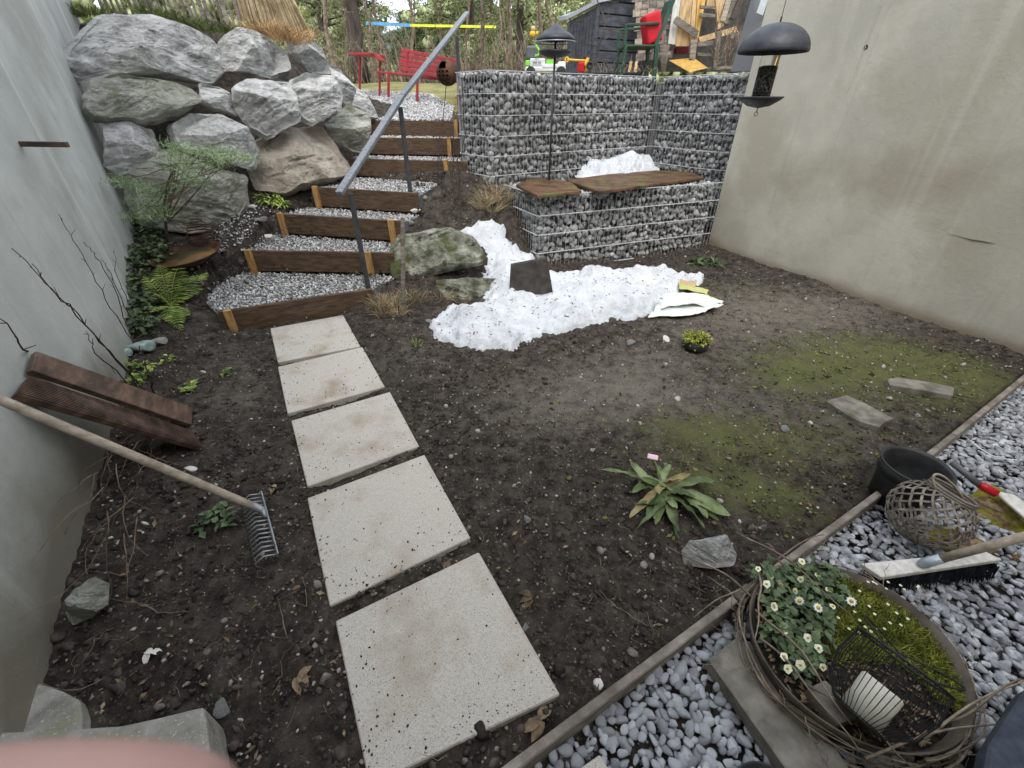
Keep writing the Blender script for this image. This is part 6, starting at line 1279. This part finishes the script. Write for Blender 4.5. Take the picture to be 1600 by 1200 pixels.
x, y, z = vis_ground(26000); n = len(x); soft = np.clip(blobs(x, y, LIGHT) + blobs(x, y, GREEN), 0, 1); k = rng.uniform(0, 1, n) > soft * .5; x, y, z = x[k], y[k], z[k]; n = len(x)
cr = tag(bpy.data.objects['ground'], kind='structure')
lumps = np.where(rng.uniform(0, 1, n) < .03, 2.6, 1.0) * (1 + .8 * np.clip(fbm(np.stack([x * 2, y * 2, x * 0], -1), 91, 2), 0, 1))
scatter('soil_crumbs', stone_protos(8, ico(1), .4, 2, .8, 600), np.c_[x, y, z + .002], (rng.uniform(.003, .0085, n) * lumps * (1 - .45 * np.clip(blobs(x, y, LIGHT) + blobs(x, y, GREEN), 0, 1)))[:, None] * rng.uniform(.7, 1.3, (n, 3)), randrot(n, rng), M['crumb'])
xc, yc, zc_ = vis_ground(2600); nc = len(xc); kc = rng.uniform(0, 1, nc) > np.clip(blobs(xc, yc, LIGHT) + blobs(xc, yc, GREEN), 0, 1) * .9; xc, yc, zc_ = xc[kc], yc[kc], zc_[kc]; nc = len(xc)
scatter('soil_clods', stone_protos(10, I2, .5, 2, .6, 660), np.c_[xc, yc, zc_ - .002], rng.uniform(.007, .021, (nc, 1)) * rng.uniform(.8, 1.3, (nc, 3)), randrot(nc, rng), M['crumb'])
x, y, z = vis_ground(5200); n = len(x); big = np.where(rng.uniform(0, 1, n) < .06, 2.3, 1)
scatter('small_stones', stone_protos(8, I2, .3, 3, .7, 620), np.c_[x, y, z + .003], (rng.uniform(.0025, .0085, n) * big)[:, None] * rng.uniform(.7, 1.3, (n, 3)), randrot(n, rng), M['dirtstone'])
LF = [(np.array([(0, -1, 0), (.5, 0, .25), (0, 1, .1), (-.5, 0, .2), (0, 0, -.1)]), np.array([(0, 1, 4), (1, 2, 4), (2, 3, 4), (3, 0, 4)]))]
x, y, z = vis_ground(7500); n = len(x); scatter('leaf_litter', LF, np.c_[x, y, z + .006], rng.uniform(.004, .014, (n, 1)) * rng.uniform(.6, 1.4, (n, 3)), tiltrot(n, rng, .6), M['litter'])
mb = MB(); x, y, z = vis_ground(2400)
for i in range(min(len(x), 800)): curvy(mb, (x[i], y[i], z[i] + .006), (rng.normal(), rng.normal(), .15), rng.uniform(.03, .12), .0011, 4, .7)
for (u, v) in [(980,960),(985,1000),(150,1000),(120,1080),(250,960),(200,900),(450,1000),(480,950)]:
    q = T(u, v)
    for k in range(2): curvy(mb, q + (0, 0, .01), (rng.normal(), rng.normal(), .2), rng.uniform(.08, .18), .0018, 6, .6)
tag(mb.build('fallen_twigs', M['twig']), 'thin dry twigs scattered on the soil', 'twigs', kind='stuff')
# withered leaves big enough to see
WL = [(240,1020,.022,'pale withered leaf on dark soil in the near left'),(470,920,.018,'curled tan leaf left of the nearest slab'),(465,1060,.03,'grey withered leaf left of the nearest slab'),(832,935,.03,'curled brownish leaf right of the nearest slab'),(430,765,.02,'small reddish brown leaf above the rake bar'),(700,880,.018,'pinkish dry leaf in the gap between the two nearest slabs'),(845,1130,.035,'dark withered leaf at the corner of the nearest slab')]
for (u, v, s, l) in WL:
    q = T(u, v) + (0, 0, .012); mb = MB()
    for k in range(3): mb.leaf(q + rng.normal(size=3) * (s * .2, s * .2, .002), (rng.normal(), rng.normal(), .2), (0, .2, 1), s * 1.6, s, .5, 4, .5)
    tag(mb.build('withered_leaf', M['litter'] if s != .022 else M['cream'], smooth=True), l, 'leaf')
M['groundmoss'] = mat('ground_moss', (.08,.09,.025), (.23,.25,.08), scale=60, rough=1, bump=1, bscale=160, island=.4)
# sparse grass where the bed greens over
mb = MB(); x, y, z = vis_ground(60000); gm = blobs(x, y, GREEN) * (.3 + 1.5 * fbm(np.stack([x * 6, y * 6, x * 0], -1), 44, 4)); k = rng.uniform(0, 1, len(x)) < np.clip(gm * 1.3, 0, 1) ** 1.0; x, y, z = x[k], y[k], z[k]; n = len(x)
reps = 7; xx = np.repeat(x, reps) + rng.normal(size=n * reps) * .016; yy = np.repeat(y, reps) + rng.normal(size=n * reps) * .016; zz = np.repeat(z, reps); m_ = len(xx)
d = np.stack([rng.normal(size=m_) * .8, rng.normal(size=m_) * .8, np.ones(m_)], -1); d /= np.linalg.norm(d, axis=1)[:, None]; s = np.stack([rng.normal(size=m_), rng.normal(size=m_), np.zeros(m_)], -1); s = s / np.linalg.norm(s, axis=1)[:, None] * .0013; c = np.stack([xx, yy, zz - .002], -1); L = rng.uniform(.006, .018, (m_, 1))
tag(link('sparse_grass', quick_mesh('g', np.stack([c - s, c + s, c + d * L], 1).reshape(-1, 3), np.arange(m_ * 3).reshape(-1, 3), M['grass'])), 'thin short grass greening the soil on the right', 'grass', kind='stuff')
# meadow grass behind the top step
n_ = 9000; x = rng.uniform(-2.2, -.5, n_); y = rng.uniform(7.6, 10.5, n_); k = x > -1.35 + (y - 7.4) * .12; x, y = x[k], y[k]; m_ = len(x); z = np.where(y < 8.9, 1.35 + .16 * np.maximum(0, y - 7.5), far_h(x, y)); d = np.stack([rng.normal(size=m_) * .5, rng.normal(size=m_) * .5, np.ones(m_)], -1); s = np.stack([rng.normal(size=m_), rng.normal(size=m_), np.zeros(m_)], -1); s = s / np.linalg.norm(s, axis=1)[:, None] * .004; c = np.stack([x, y, z], -1); L = rng.uniform(.02, .05, (m_, 1))
M['meadowblade'] = mat('meadow_blade', (.22,.22,.08), (.46,.43,.2), scale=3, rough=.9, bump=0, island=.4)
tag(link('meadow_grass', quick_mesh('g', np.stack([c - s, c + s, c + d * L], 1).reshape(-1, 3), np.arange(m_ * 3).reshape(-1, 3), M['meadowblade'])), 'short yellowish meadow grass behind the top step', 'grass', kind='stuff')

# dirt carried onto the slabs
PX = []
for q in SL:
    lo = np.min(q, 0); hi = np.max(q, 0); Pq = [W(a, b)[:2] for a, b in q]; u = rng.uniform(lo[0], hi[0], 420); v = rng.uniform(lo[1], hi[1], 420)
    P = np.array([W(a, b, .024)[:2] for a, b in zip(u, v)]); d = inside_dist(Pq, P[:, 0], P[:, 1]); k = (d > .004) & (rng.uniform(0, 1, len(d)) < np.exp(-d / .06) + .12); PX.append(P[k])
PX = np.concatenate(PX); n = len(PX); scatter('slab_dirt', stone_protos(6, ico(1), .4, 2, .6, 680), np.c_[PX, np.full(n, .0245)], rng.uniform(.0015, .0042, (n, 1)) * rng.uniform(.8, 1.4, (n, 3)), randrot(n, rng), M['crumb'])

# raised moss tufts in the greened patches
x, y, z = vis_ground(40000); gm = blobs(x, y, GREEN) * (.1 + 1.9 * fbm(np.stack([x * 7, y * 7, x * 0], -1), 47, 4)); k = rng.uniform(0, 1, len(x)) < np.clip(gm, 0, 1) * .6; x, y, z = x[k], y[k], z[k]; n = len(x)
scatter('moss_tufts', stone_protos(6, ico(1), .5, 0, .45, 690), np.c_[x, y, z], rng.uniform(.004, .013, (n, 1)) * rng.uniform(.8, 1.4, (n, 3)), tiltrot(n, rng, .2), M['groundmoss'])
